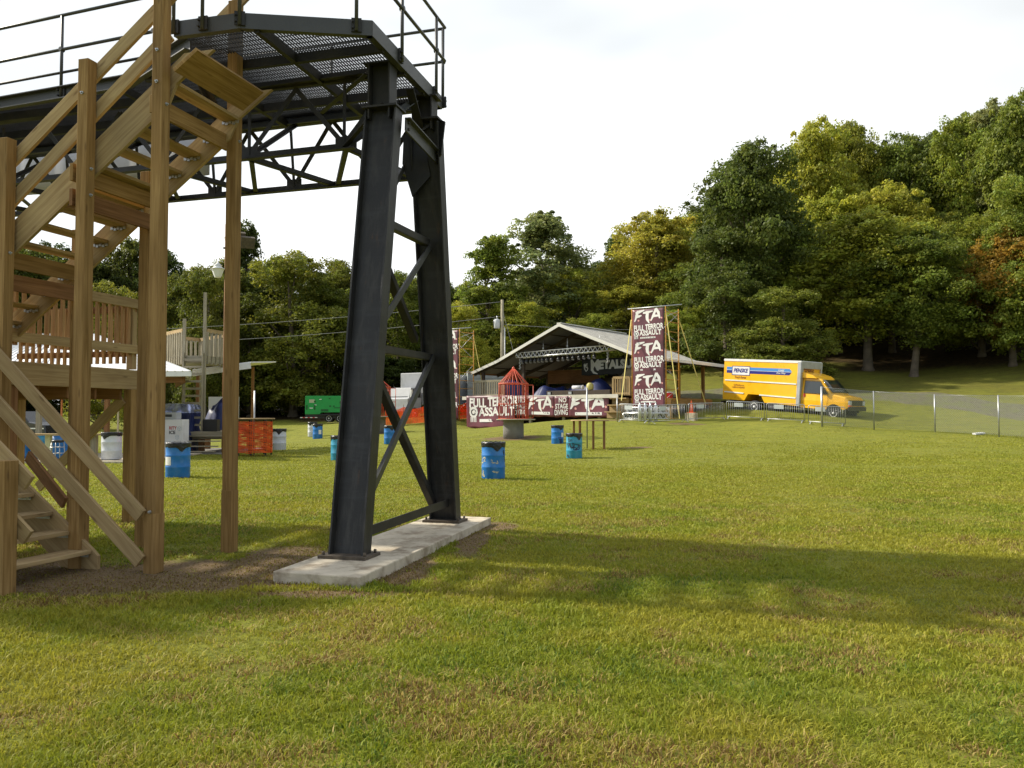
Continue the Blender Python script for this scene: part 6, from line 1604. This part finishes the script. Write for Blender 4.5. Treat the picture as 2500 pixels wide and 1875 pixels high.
def white_truck():
    t = Vector((.55, .83, 0)).normalized(); n = Vector((-t.y, t.x, 0)); b = P(1000, 1020, 62.5); b.z = G(b.x, b.y) - .1
    o = thing('white_box_truck', 'white box truck parked behind the orange mesh fence', 'truck', tuple(b))
    def X(x, y, z): return b + t * x + n * y + ZZ * z
    MB().obox(X(5.0, 1.2, 2.35), t * 3.3, n * 1.2, ZZ * 1.25).build('cargo_box', M_OFFW, o, bevel=.04)
    mb = MB(); mb.prism([X(0, .15, .7), X(-.05, .15, 1.55), X(.12, .15, 1.62), X(.35, .15, 2.4), X(1.55, .15, 2.45), X(1.55, .15, .7)], n * 2.1); mb.build('cab', M_OFFW, o, bevel=.03)
    MB().poly([X(.42, .14, 1.65), X(1.0, .14, 1.65), X(1.0, .14, 2.28), X(.52, .14, 2.28)]).build('side_window', M_GLASS, o); MB().poly([X(1.12, .14, 1.65), X(1.45, .14, 1.65), X(1.45, .14, 2.28), X(1.12, .14, 2.28)]).build('side_window', M_GLASS, o)
    MB().poly([X(.13, .3, 1.66), X(.13, 2.1, 1.66), X(.34, 2.0, 2.32), X(.34, .4, 2.32)]).build('windscreen', M_GLASS, o)
    MB().obox(X(.1, -.1, 1.95), ZZ * .28, n * .05, t * .09).build('wing_mirror', M_WHITE, o)
    for x in (.75, 6.6):
        for y in (.25, 2.15): wheel(o, X(x, y, .45), n * (-1 if y < 1 else 1), .45, .28)
    MB().obox(X(4, 1.2, .8), t * 4, n * .5, ZZ * .15).build('chassis', M_BLACK, o); MB().obox(X(-.06, 1.2, .72), n * 1.05, t * .05, ZZ * .12).build('bumper', M_GALV, o)
white_truck()
# pale container beyond the left end of the stage
q = P(1142, 1000, 67); q.z = G(q.x, q.y) - .1; t_ = Vector((1, .1, 0)).normalized(); n_2 = Vector((-t_.y, t_.x, 0))
o = thing('white_trailer', 'pale corrugated trailer body behind the left end of the stage', 'trailer', tuple(q)); mb = MB()
mb.obox(q + t_ * 1.5 + n_2 * 1.2 + ZZ * 1.8, t_ * 1.5, n_2 * 1.2, ZZ * 1.6)
for k in range(9): mb.bar(q + t_ * .01 - n_2 * .012 + ZZ * (.35 + k * .36), q + t_ * 2.99 - n_2 * .012 + ZZ * (.35 + k * .36), .03, .05)
mb.build('body', mat('chalky_white', (.27, .30, .29), .6, 0, .1, 2), o)
for x in (.5, 2.5): wheel(o, q + t_ * x + n_2 * .1 + ZZ * .38, -n_2, .38, .22)

# ------------------------------------------------------------------ orange safety mesh by the far cage
pts = [P(940, 1040, 56), P(985, 1041, 56.3), P(1040, 1040, 57), P(1095, 1036, 58), P(1141, 1026, 59.6)]
for p in pts: p.z = G(p.x, p.y)
of = thing('orange_mesh_fence', 'sagging orange mesh fence between the far cage and the stage', 'mesh fence', tuple(pts[0]))
for k, p in enumerate(pts): MB().bar(p - ZZ * .1, p + ZZ * 1.35, .035, .035).build('stake', M_GREYW, of)
for k in range(4):
    a, b = pts[k], pts[k + 1]; mb = MB(); Lq = (b - a).length
    def sag(u, z): return a.lerp(b, u) + ZZ * (z * (1 - .16 * math.sin(u * math.pi))) + Vector((0, .05 * math.sin(u * 9 + z * 4), 0))
    nz = 18; nu = 12
    for i in range(nz):
        z = .04 + i * 1.18 / nz
        for j in range(nu): mb.poly([sag(j / nu, z), sag((j + 1) / nu, z), sag((j + 1) / nu, z + .05), sag(j / nu, z + .05)])
    nv = int(Lq / .12)
    for i in range(nv):
        u = i / nv
        mb.poly([sag(u, .04), sag(u + .03 / Lq, .04), sag(u + .03 / Lq, 1.2), sag(u, 1.2)])
    mb.build('mesh', M_ORANGEM, of, solid=.003)
# ------------------------------------------------------------------ roofed bar at the left
BY = 30.0
e0 = P(466, 906, BY); zE = e0.z
bx1 = e0.x; bx0 = bx1 - 9.5; by0, by1 = BY - 1.6, BY + 6.0
pav = thing('bar_pavilion', 'roofed open bar with a white hipped metal roof seen through the stair posts', 'pavilion', (bx1, by0, 0))
def hip(zr):
    cx0, cx1, cy = bx0 + 2.6, bx1 - 4.6, (by0 + by1) / 2
    A, B, C_, D = Vector((bx0, by0 + 2.4, zE)), Vector((bx1, by0 + 1.6, zE)), Vector((bx1 - 2.4, by1, zE)), Vector((bx0, by1, zE))
    E, F = Vector((cx0, cy, zr)), Vector((cx1, cy, zr)); return A, B, C_, D, E, F
A, B, C_, D, E, F = hip(zE + 1.55)
mb = MB()
def ribs(p0, p1, q0, q1, n):                       # sheet between an eave p0-p1 and a ridge q0-q1
    for k in range(n):
        a, b = k / n, (k + .8) / n; c = (k + 1) / n
        up_ = ZZ * .03
        P0, P1, P2 = p0.lerp(p1, a), p0.lerp(p1, b), p0.lerp(p1, c); Q0, Q1, Q2 = q0.lerp(q1, a), q0.lerp(q1, b), q0.lerp(q1, c)
        mb.poly([P0, P1, Q1, Q0]); mb.poly([P1, P1.lerp(P2, .3) + up_, Q1.lerp(Q2, .3) + up_, Q1]); mb.poly([P1.lerp(P2, .3) + up_, P2, Q2, Q1.lerp(Q2, .3) + up_])
ribs(A, B, E, F, 34); ribs(B, C_, F, F, 26); ribs(C_, D, F, E, 34); ribs(D, A, E, E, 26)
mb.build('roof', M_ROOFW, pav)
mb = MB()
for p, q in ((A, B), (B, C_), (C_, D), (D, A)): mb.bar(p - ZZ * .10, q - ZZ * .10, .05, .17)
mb.build('fascia', M_WHITE, pav)
mb = MB(); mb.bar(A + Vector((.4, .4, -.3)), B + Vector((-.4, .4, -.3)), .08, .22); mb.bar(B + Vector((-.4, .4, -.3)), C_ + Vector((-.4, -.4, -.3)), .08, .22); mb.build('eave_beam', M_REDW, pav)
for px, Y in ((96, 29.2), (262, 29.6), (12, 29.2), (352, 30.4), (380, 35.0), (180, 35)):
    b = on(px, Y); MB().bar(b - ZZ * .1, Vector((b.x, b.y, zE - .2)), .15, .15, (1, 0, 0)).build('roof_post', M_GREYW if px < 250 else M_REDW, pav)
s0 = P(-60, 1133, 27.2); s1 = P(345, 1124, 27.6)
tag(MB().box(s0.x, s1.x, 27.2, 33, -.1, .07).build('bar_slab', M_CONC, loc=(s0.x, 27.2, 0)), 'concrete slab under the roofed bar at far left', 'slab')
ctr = thing('bar_counter', 'plank bar counter under the roof at far left', 'counter', (XA(60, 28.2), 28.2, .07))
MB().box(XA(-60, 28.2), XA(300, 28.2), 28.0, 28.55, .90, .95).build('counter_top', M_RAIL, ctr)
for px in (120, 214, 232): MB().box(XA(px, 28.3) - .09, XA(px, 28.3) + .09, 28.25, 28.4, .07, .90).build('counter_leg', mat('pale_yellow_paint', (.55, .55, .30), .6) if px != 232 else M_GREYW, ctr)
for px, m, lb in ((58, M_BLUEB, 'dark blue barrel under the bar counter, leftmost of three'), (96, M_BLUEL, 'light blue barrel under the bar counter beside the dark blue one'), (142, M_BLUEB, 'blue barrel under the bar counter, right of the yellow leg')):
    x = XA(px, 28.9); b = thing('counter_barrel', lb, 'barrel', (x, 29.0, .07), group='barrels under the bar counter'); MB().lathe([(.27, 0), (.29, .03), (.30, .25), (.29, .27), (.30, .55), (.29, .57), (.27, .80)], 20, (x, 29.0, .07)).build('drum', m, b); MB().lathe([(.275, .79), (.28, .815), (.25, .83)], 20, (x, 29.0, .07)).build('rim', M_GALV, b)
x = XA(143, 27.5); st = thing('bar_stool', 'metal bar stool with a black seat standing at the bar counter', 'stool', (x, 27.5, .07))
MB().lathe([(.17, .60), (.19, .62), (.19, .67), (.16, .69)], 16, (x, 27.5, .07)).build('seat', M_BLACK, st)
for sx_ in (-1, 1):
    for sy_ in (-1, 1): MB().tube([(x + sx_ * .18, 27.5 + sy_ * .18, .07), (x + sx_ * .13, 27.5 + sy_ * .13, .67)], .014, 6).build('leg', M_GALV, st)
for z in (.25, .45):
    mb = MB()
    for (a, b) in (((-1, -1), (1, -1)), ((1, -1), (1, 1)), ((1, 1), (-1, 1)), ((-1, 1), (-1, -1))): mb.tube([(x + a[0] * .165, 27.5 + a[1] * .165, .07 + z), (x + b[0] * .165, 27.5 + b[1] * .165, .07 + z)], .01, 5)
    mb.build('foot_ring', M_GALV, st)
# tall blue and orange sign
p = P(331, 1119, 28.0); p.z = .07
sg = thing('bar_sign', 'slim upright blue sign with an orange top beside the bar', 'sign', tuple(p)); MB().box(p.x - .10, p.x + .10, p.y - .1, p.y + .1, .07, .90).build('body', mat('violet_blue', (.05, .08, .33), .4), sg, bevel=.02); MB().box(p.x - .11, p.x + .11, p.y - .11, p.y + .11, .90, 1.16).build('orange_top', mat('sign_orange', (.85, .11, .02), .4), sg, bevel=.03)
mb = MB(); mb.box(p.x + .0, p.x + .05, p.y - .105, p.y - .1, .2, 1.0); mb.build('white_stripe', M_WHITE, sg)
# thin coloured poles by the bar
for px, m, lb in ((151, mat('orange_tape', (.75, .25, .08), .6), 'thin orange-wrapped pole inside the roofed bar'), (289, mat('pale_tape', (.75, .62, .38), .6), 'thin pale pole inside the roofed bar next to the braced stair post')):
    b = on(px, 31.5); tag(MB().tube([b, b + ZZ * 2.4], .035, 8).build('tent_pole', m, loc=tuple(b)), lb, 'pole')
# ice box
iY = 33.0; ix0, ix1 = XA(395, iY), XA(446, iY); g = G((ix0 + ix1) / 2, iY)
ib = thing('ice_box', 'white ice freezer with lettering behind the blue drum by the tallest stair post', 'ice freezer', ((ix0 + ix1) / 2, iY, g))
zt = P(0, 1024, iY).z
MB().box(ix0, ix1, iY, iY + .7, g, zt).build('cabinet', M_WHITE, ib, bevel=.02)
mb = MB(); fz = lambda x, y, e=0: Vector((x, iY - .006, y)); zc = (zt + g) / 2 + .17
put_text(mb, fz, 'RITY', ix1 - .52, ix1 - .22, zc + .12, zc + .25, bold=.03, m=0); put_text(mb, fz, 'ICE', ix1 - .52, ix1 - .27, zc - .06, zc + .08, bold=.03, m=1)
for cx_, cz_ in ((ix1 - .11, zc + .16), (ix1 - .2, zc - .18)):
    pts_ = [(cx_ + math.cos(a) * .08, cz_ + math.sin(a) * .09) for a in [math.pi / 6 + k * math.pi / 3 for k in range(7)]]; stroke(mb, fz, pts_, [.012] * 7, 2)
    stroke(mb, fz, [(cx_, cz_), pts_[0]], [.01, .01], 2); stroke(mb, fz, [(cx_, cz_), pts_[2]], [.01, .01], 2); stroke(mb, fz, [(cx_, cz_), pts_[4]], [.01, .01], 2)
mb.build('lettering', [M_LETR, M_LETK, mat('pale_blue_line', (.35, .45, .5), .6)], ib)
o = thing('grey_machine', 'grey boxy machine with dark handles on top of the ice freezer', 'machine', ((ix0 + ix1) / 2 - .1, iY + .3, zt)); cx_ = ix1 - .45
MB().box(cx_ - .4, cx_ + .18, iY + .08, iY + .6, zt + .004, zt + .28).build('body', mat('machine_grey', (.42, .43, .45), .5), o, bevel=.03); MB().box(cx_ - .26, cx_ + .0, iY + .06, iY + .08, zt + .10, zt + .2).build('grip', M_BLACK, o, bevel=.01)
c = P(440, 1024, 34.6); M_CRINK = mat('silver_blue_tarp', (.30, .33, .50), .22, .55, .6, 3)
t1 = MB(); rr = random.Random(5); ph = [rr.random() * 6 for _ in range(6)]
def cr(u, v):
    a = u * 6.283; sq = max(abs(math.cos(a)), abs(math.sin(a))); r = .62 / sq * (1 if v > .0 else 0)
    z = [2.05, 2.02, 1.7, 1.2, .7, 0.0]; k = v * 5; i = min(4, int(k)); zz = z[i] + (z[i + 1] - z[i]) * (k - i)
    rr_ = r * [0.02, .85, 1.02, 1.0, 1.04, 1.1][i] + r * ([.85, 1.02, 1.0, 1.04, 1.1][min(4, i)] - [0.02, .85, 1.02, 1.0, 1.04][i]) * (k - i)
    w_ = 1 + .05 * math.sin(a * 9 + v * 11 + ph[0]) + .04 * math.sin(a * 17 - v * 23)
    return (c.x + math.cos(a) * rr_ * w_, c.y + math.sin(a) * rr_ * w_, G(c.x, c.y) + zz)
t1.grid(cr, 48, 25); tag(t1.build('crinkled_tarp', M_TARPB, loc=tuple(c)), 'tall crinkled dark blue tarp over gear behind the ice freezer', 'tarp')
def cap_(u, v): q = Vector(cr(u, v * .42)); return q + Vector((0, 0, .012)) + (q - Vector((c.x, c.y, q.z))) * .02
tag(MB().grid(cap_, 48, 14).build('silver_sheet', M_CRINK, loc=tuple(c)), 'shiny silver sheet crumpled over the top of the tall blue tarp', 'sheet')

# ------------------------------------------------------------------ lookout with ladder
WY = 34.6
wt = thing('lookout_tower', 'weathered timber lookout with a ladder, picket railings and a tall pole', 'lookout', tuple(on(486, WY)))
zF = P(0, 868, WY).z; zR = P(0, 806, WY).z
F1, F2, F3, F4, F5 = P(400, 0, 37.0), P(462, 0, WY), P(511, 0, WY), P(577, 0, 36.6), P(500, 0, 39.2)
for q in (F1, F2, F3, F4, F5): q.z = 0
mb = MB(); mb.prism([F1 + ZZ * (zF - .28), F2 + ZZ * (zF - .28), F3 + ZZ * (zF - .28), F4 + ZZ * (zF - .28), F5 + ZZ * (zF - .28)], ZZ * .28); mb.build('lookout_floor', M_GREYW, wt)
def rails(a, b, m=M_GREYW, h=zR - zF):
    mb = MB(); mb.bar(a + ZZ * (zF + h), b + ZZ * (zF + h), .06, .16); o = mb.build('railing', M_RAIL, wt)
    n = int((b - a).length / .27)
    for k in range(n + 1): p = a.lerp(b, k / n); MB().bar(p + ZZ * (zF - .35), p + ZZ * (zF + h - .05), .11, .06, (b - a)).build('picket', m, o)
rails(F1, F2.lerp(F1, .06)); rails(F3.lerp(F4, .1), F4); rails(F4.lerp(F5, .05), F5); rails(F5, F1)
for q, zz in ((F2, P(0, 778, WY).z), (F3, P(0, 714, WY).z), (F4, zR), (F1, zR), (F5, zR)):
    MB().bar(Vector((q.x, q.y, G(q.x, q.y) - .1)), Vector((q.x, q.y, zz)), .11, .11, (1, 0, 0)).build('corner_post', M_GREYW, wt)
ld = MB(); k = 0
la, lb_ = F2 + Vector((.03, -.12, 0)), F3 + Vector((-.03, -.12, 0)); z0_ = P(0, 1062, WY).z
for q in (la, lb_): MB().bar(q + ZZ * z0_, q + ZZ * (zF + .1), .05, .1, (0, 1, 0)).build('ladder_side', M_GREYW, wt)
zz = z0_ + .12
while zz < zF: MB().bar(la + ZZ * zz, lb_ + ZZ * zz, .035, .09).build('ladder_rung', M_GREYW, wt); zz += .302
# low timber deck under the lookout with its steps
dz = P(0, 1053, WY).z; d0 = P(447, 0, WY); d1 = P(580, 0, WY)
dk = thing('timber_deck', 'low timber deck with steps at the foot of the lookout ladder', 'deck', (d0.x, WY - .3, 0))
MB().box(d0.x, d1.x, WY - .4, WY + 3.2, dz - .07, dz).build('deck_boards', M_GREYW, dk); MB().box(d0.x, d1.x, WY - .45, WY - .4, dz - .32, dz - .005).build('deck_rim', M_GREYW, dk)
for x_ in (d0.x + .2, (d0.x + d1.x) / 2, d1.x - .2):
    for y_ in (WY - .3, WY + 3.0): MB().box(x_ - .1, x_ + .1, y_ - .1, y_ + .1, -.1, dz - .07).build('deck_post', M_REDW, dk)
for k in range(4): MB().box(d1.x - 1.5, d1.x - .2, WY - .75 - k * .28, WY - .47 - k * .28, dz - .2 - k * .2, dz - .16 - k * .2).build('step', M_GREYW, dk)
tag(MB().box(d0.x - .3, d1.x + .2, WY - 1.8, WY + 4, -.12, .05).build('deck_footing', M_CONCD, loc=(d0.x, WY, 0)), 'rough footing slab under the low timber deck', 'footing')
tp = P(540, 1040, WY + 1.4); tp.z = dz
mound('tarp_cover', 'blue tarp over gear on the low deck behind the ladder', 'tarp', Vector((tp.x, tp.y, dz)), .75, .6, 1.05, M_TARPB, 9, 0, .1)
for px, lbx in ((527, 'white panel with small marks above the blue tarp by the ladder'), (565, 'pale panel beside the white panel above the blue tarp')):
    q = P(px, 985, WY + 2.6); tag(MB().box(q.x - .33, q.x + .33, q.y, q.y + .05, q.z - .95, q.z + .30).build('sheet_sign', M_WHITE if px == 527 else mat('pale_grey_panel', (.55, .56, .52), .6), loc=tuple(q)), lbx, 'panel')
tag(MB().box(tp.x - .25, tp.x + .35, WY - .1, WY + .3, dz, dz + .5).build('dark_case', M_BLACK, loc=(tp.x, WY, dz), bevel=.02), 'dark case standing on the low deck behind the ladder', 'case')
q = P(598, 1052, 34); tag(MB().box(q.x - .75, q.x + .1, 34, 34.25, dz, dz + .22).build('red_box', M_REDC, loc=tuple(q), bevel=.02), 'red box on the right end of the low timber deck', 'box')
# tilted shed roof
s0, s1 = P(470, 905, 37.5), P(612, 886, 37.5)
sh = thing('shed_roof', 'white tilted lean-to roof beyond the lookout ladder', 'lean-to', (s0.x, 37.5, G(s0.x, 37.5)))
mb = MB(); d_ = s1 - s0; mb.prism([s0, s1, s1 + Vector((0, 4, .27)), s0 + Vector((0, 4, .27))], ZZ * .06); mb.build('roof_sheet', M_ROOFW, sh)
MB().bar(s0 - ZZ * .12, s1 - ZZ * .12, .05, .27).build('fascia', M_WHITE, sh)
for f_ in (.05, .6):
    for y_ in (.3, 3.7): q = s0.lerp(s1, f_) + Vector((0, y_, 0)); MB().bar(Vector((q.x, q.y, G(q.x, q.y) - .1)), q - ZZ * (.05 - y_ * .06), .12, .12, (1, 0, 0)).build('shed_post', M_REDW, sh)
# dark pickup far left
b = on(55, 46); t = Vector((.9, -.3, 0)).normalized(); n = Vector((-t.y, t.x, 0))
pk = thing('parked_pickup', 'dark parked pickup glimpsed beyond the bar at far left', 'pickup', tuple(b))
def X(x, y, z): return b + t * x + n * y + ZZ * z
mb = MB(); mb.prism([X(-2.6, -.9, .45), X(-2.6, -.9, 1.05), X(-.7, -.9, 1.1), X(-.3, -.9, 1.72), X(.9, -.9, 1.72), X(1.5, -.9, 1.15), X(2.6, -.9, 1.0), X(2.7, -.9, .45)][::-1], n * 1.8); mb.build('body', mat('dark_car_paint', (.012, .012, .016), .25, coat=.5), pk, bevel=.05)
MB().poly([X(-.2, -.92, 1.15), X(.95, -.92, 1.15), X(.8, -.92, 1.62), X(-.1, -.92, 1.62)]).build('side_window', M_GLASS, pk)
MB().bar(X(-2.6, -.93, .8), X(2.6, -.93, .8), .02, .06).build('chrome_strip', M_ALU, pk); MB().bar(X(-.3, -.9, 1.76), X(.9, -.9, 1.76), .03, .03).build('roof_rack', M_ALU, pk)
for x_ in (-1.7, 1.7):
    for y_ in (-.8, .8): wheel(pk, X(x_, y_, .36), n * (-1 if y_ < 0 else 1), .36, .22, M_ALU)
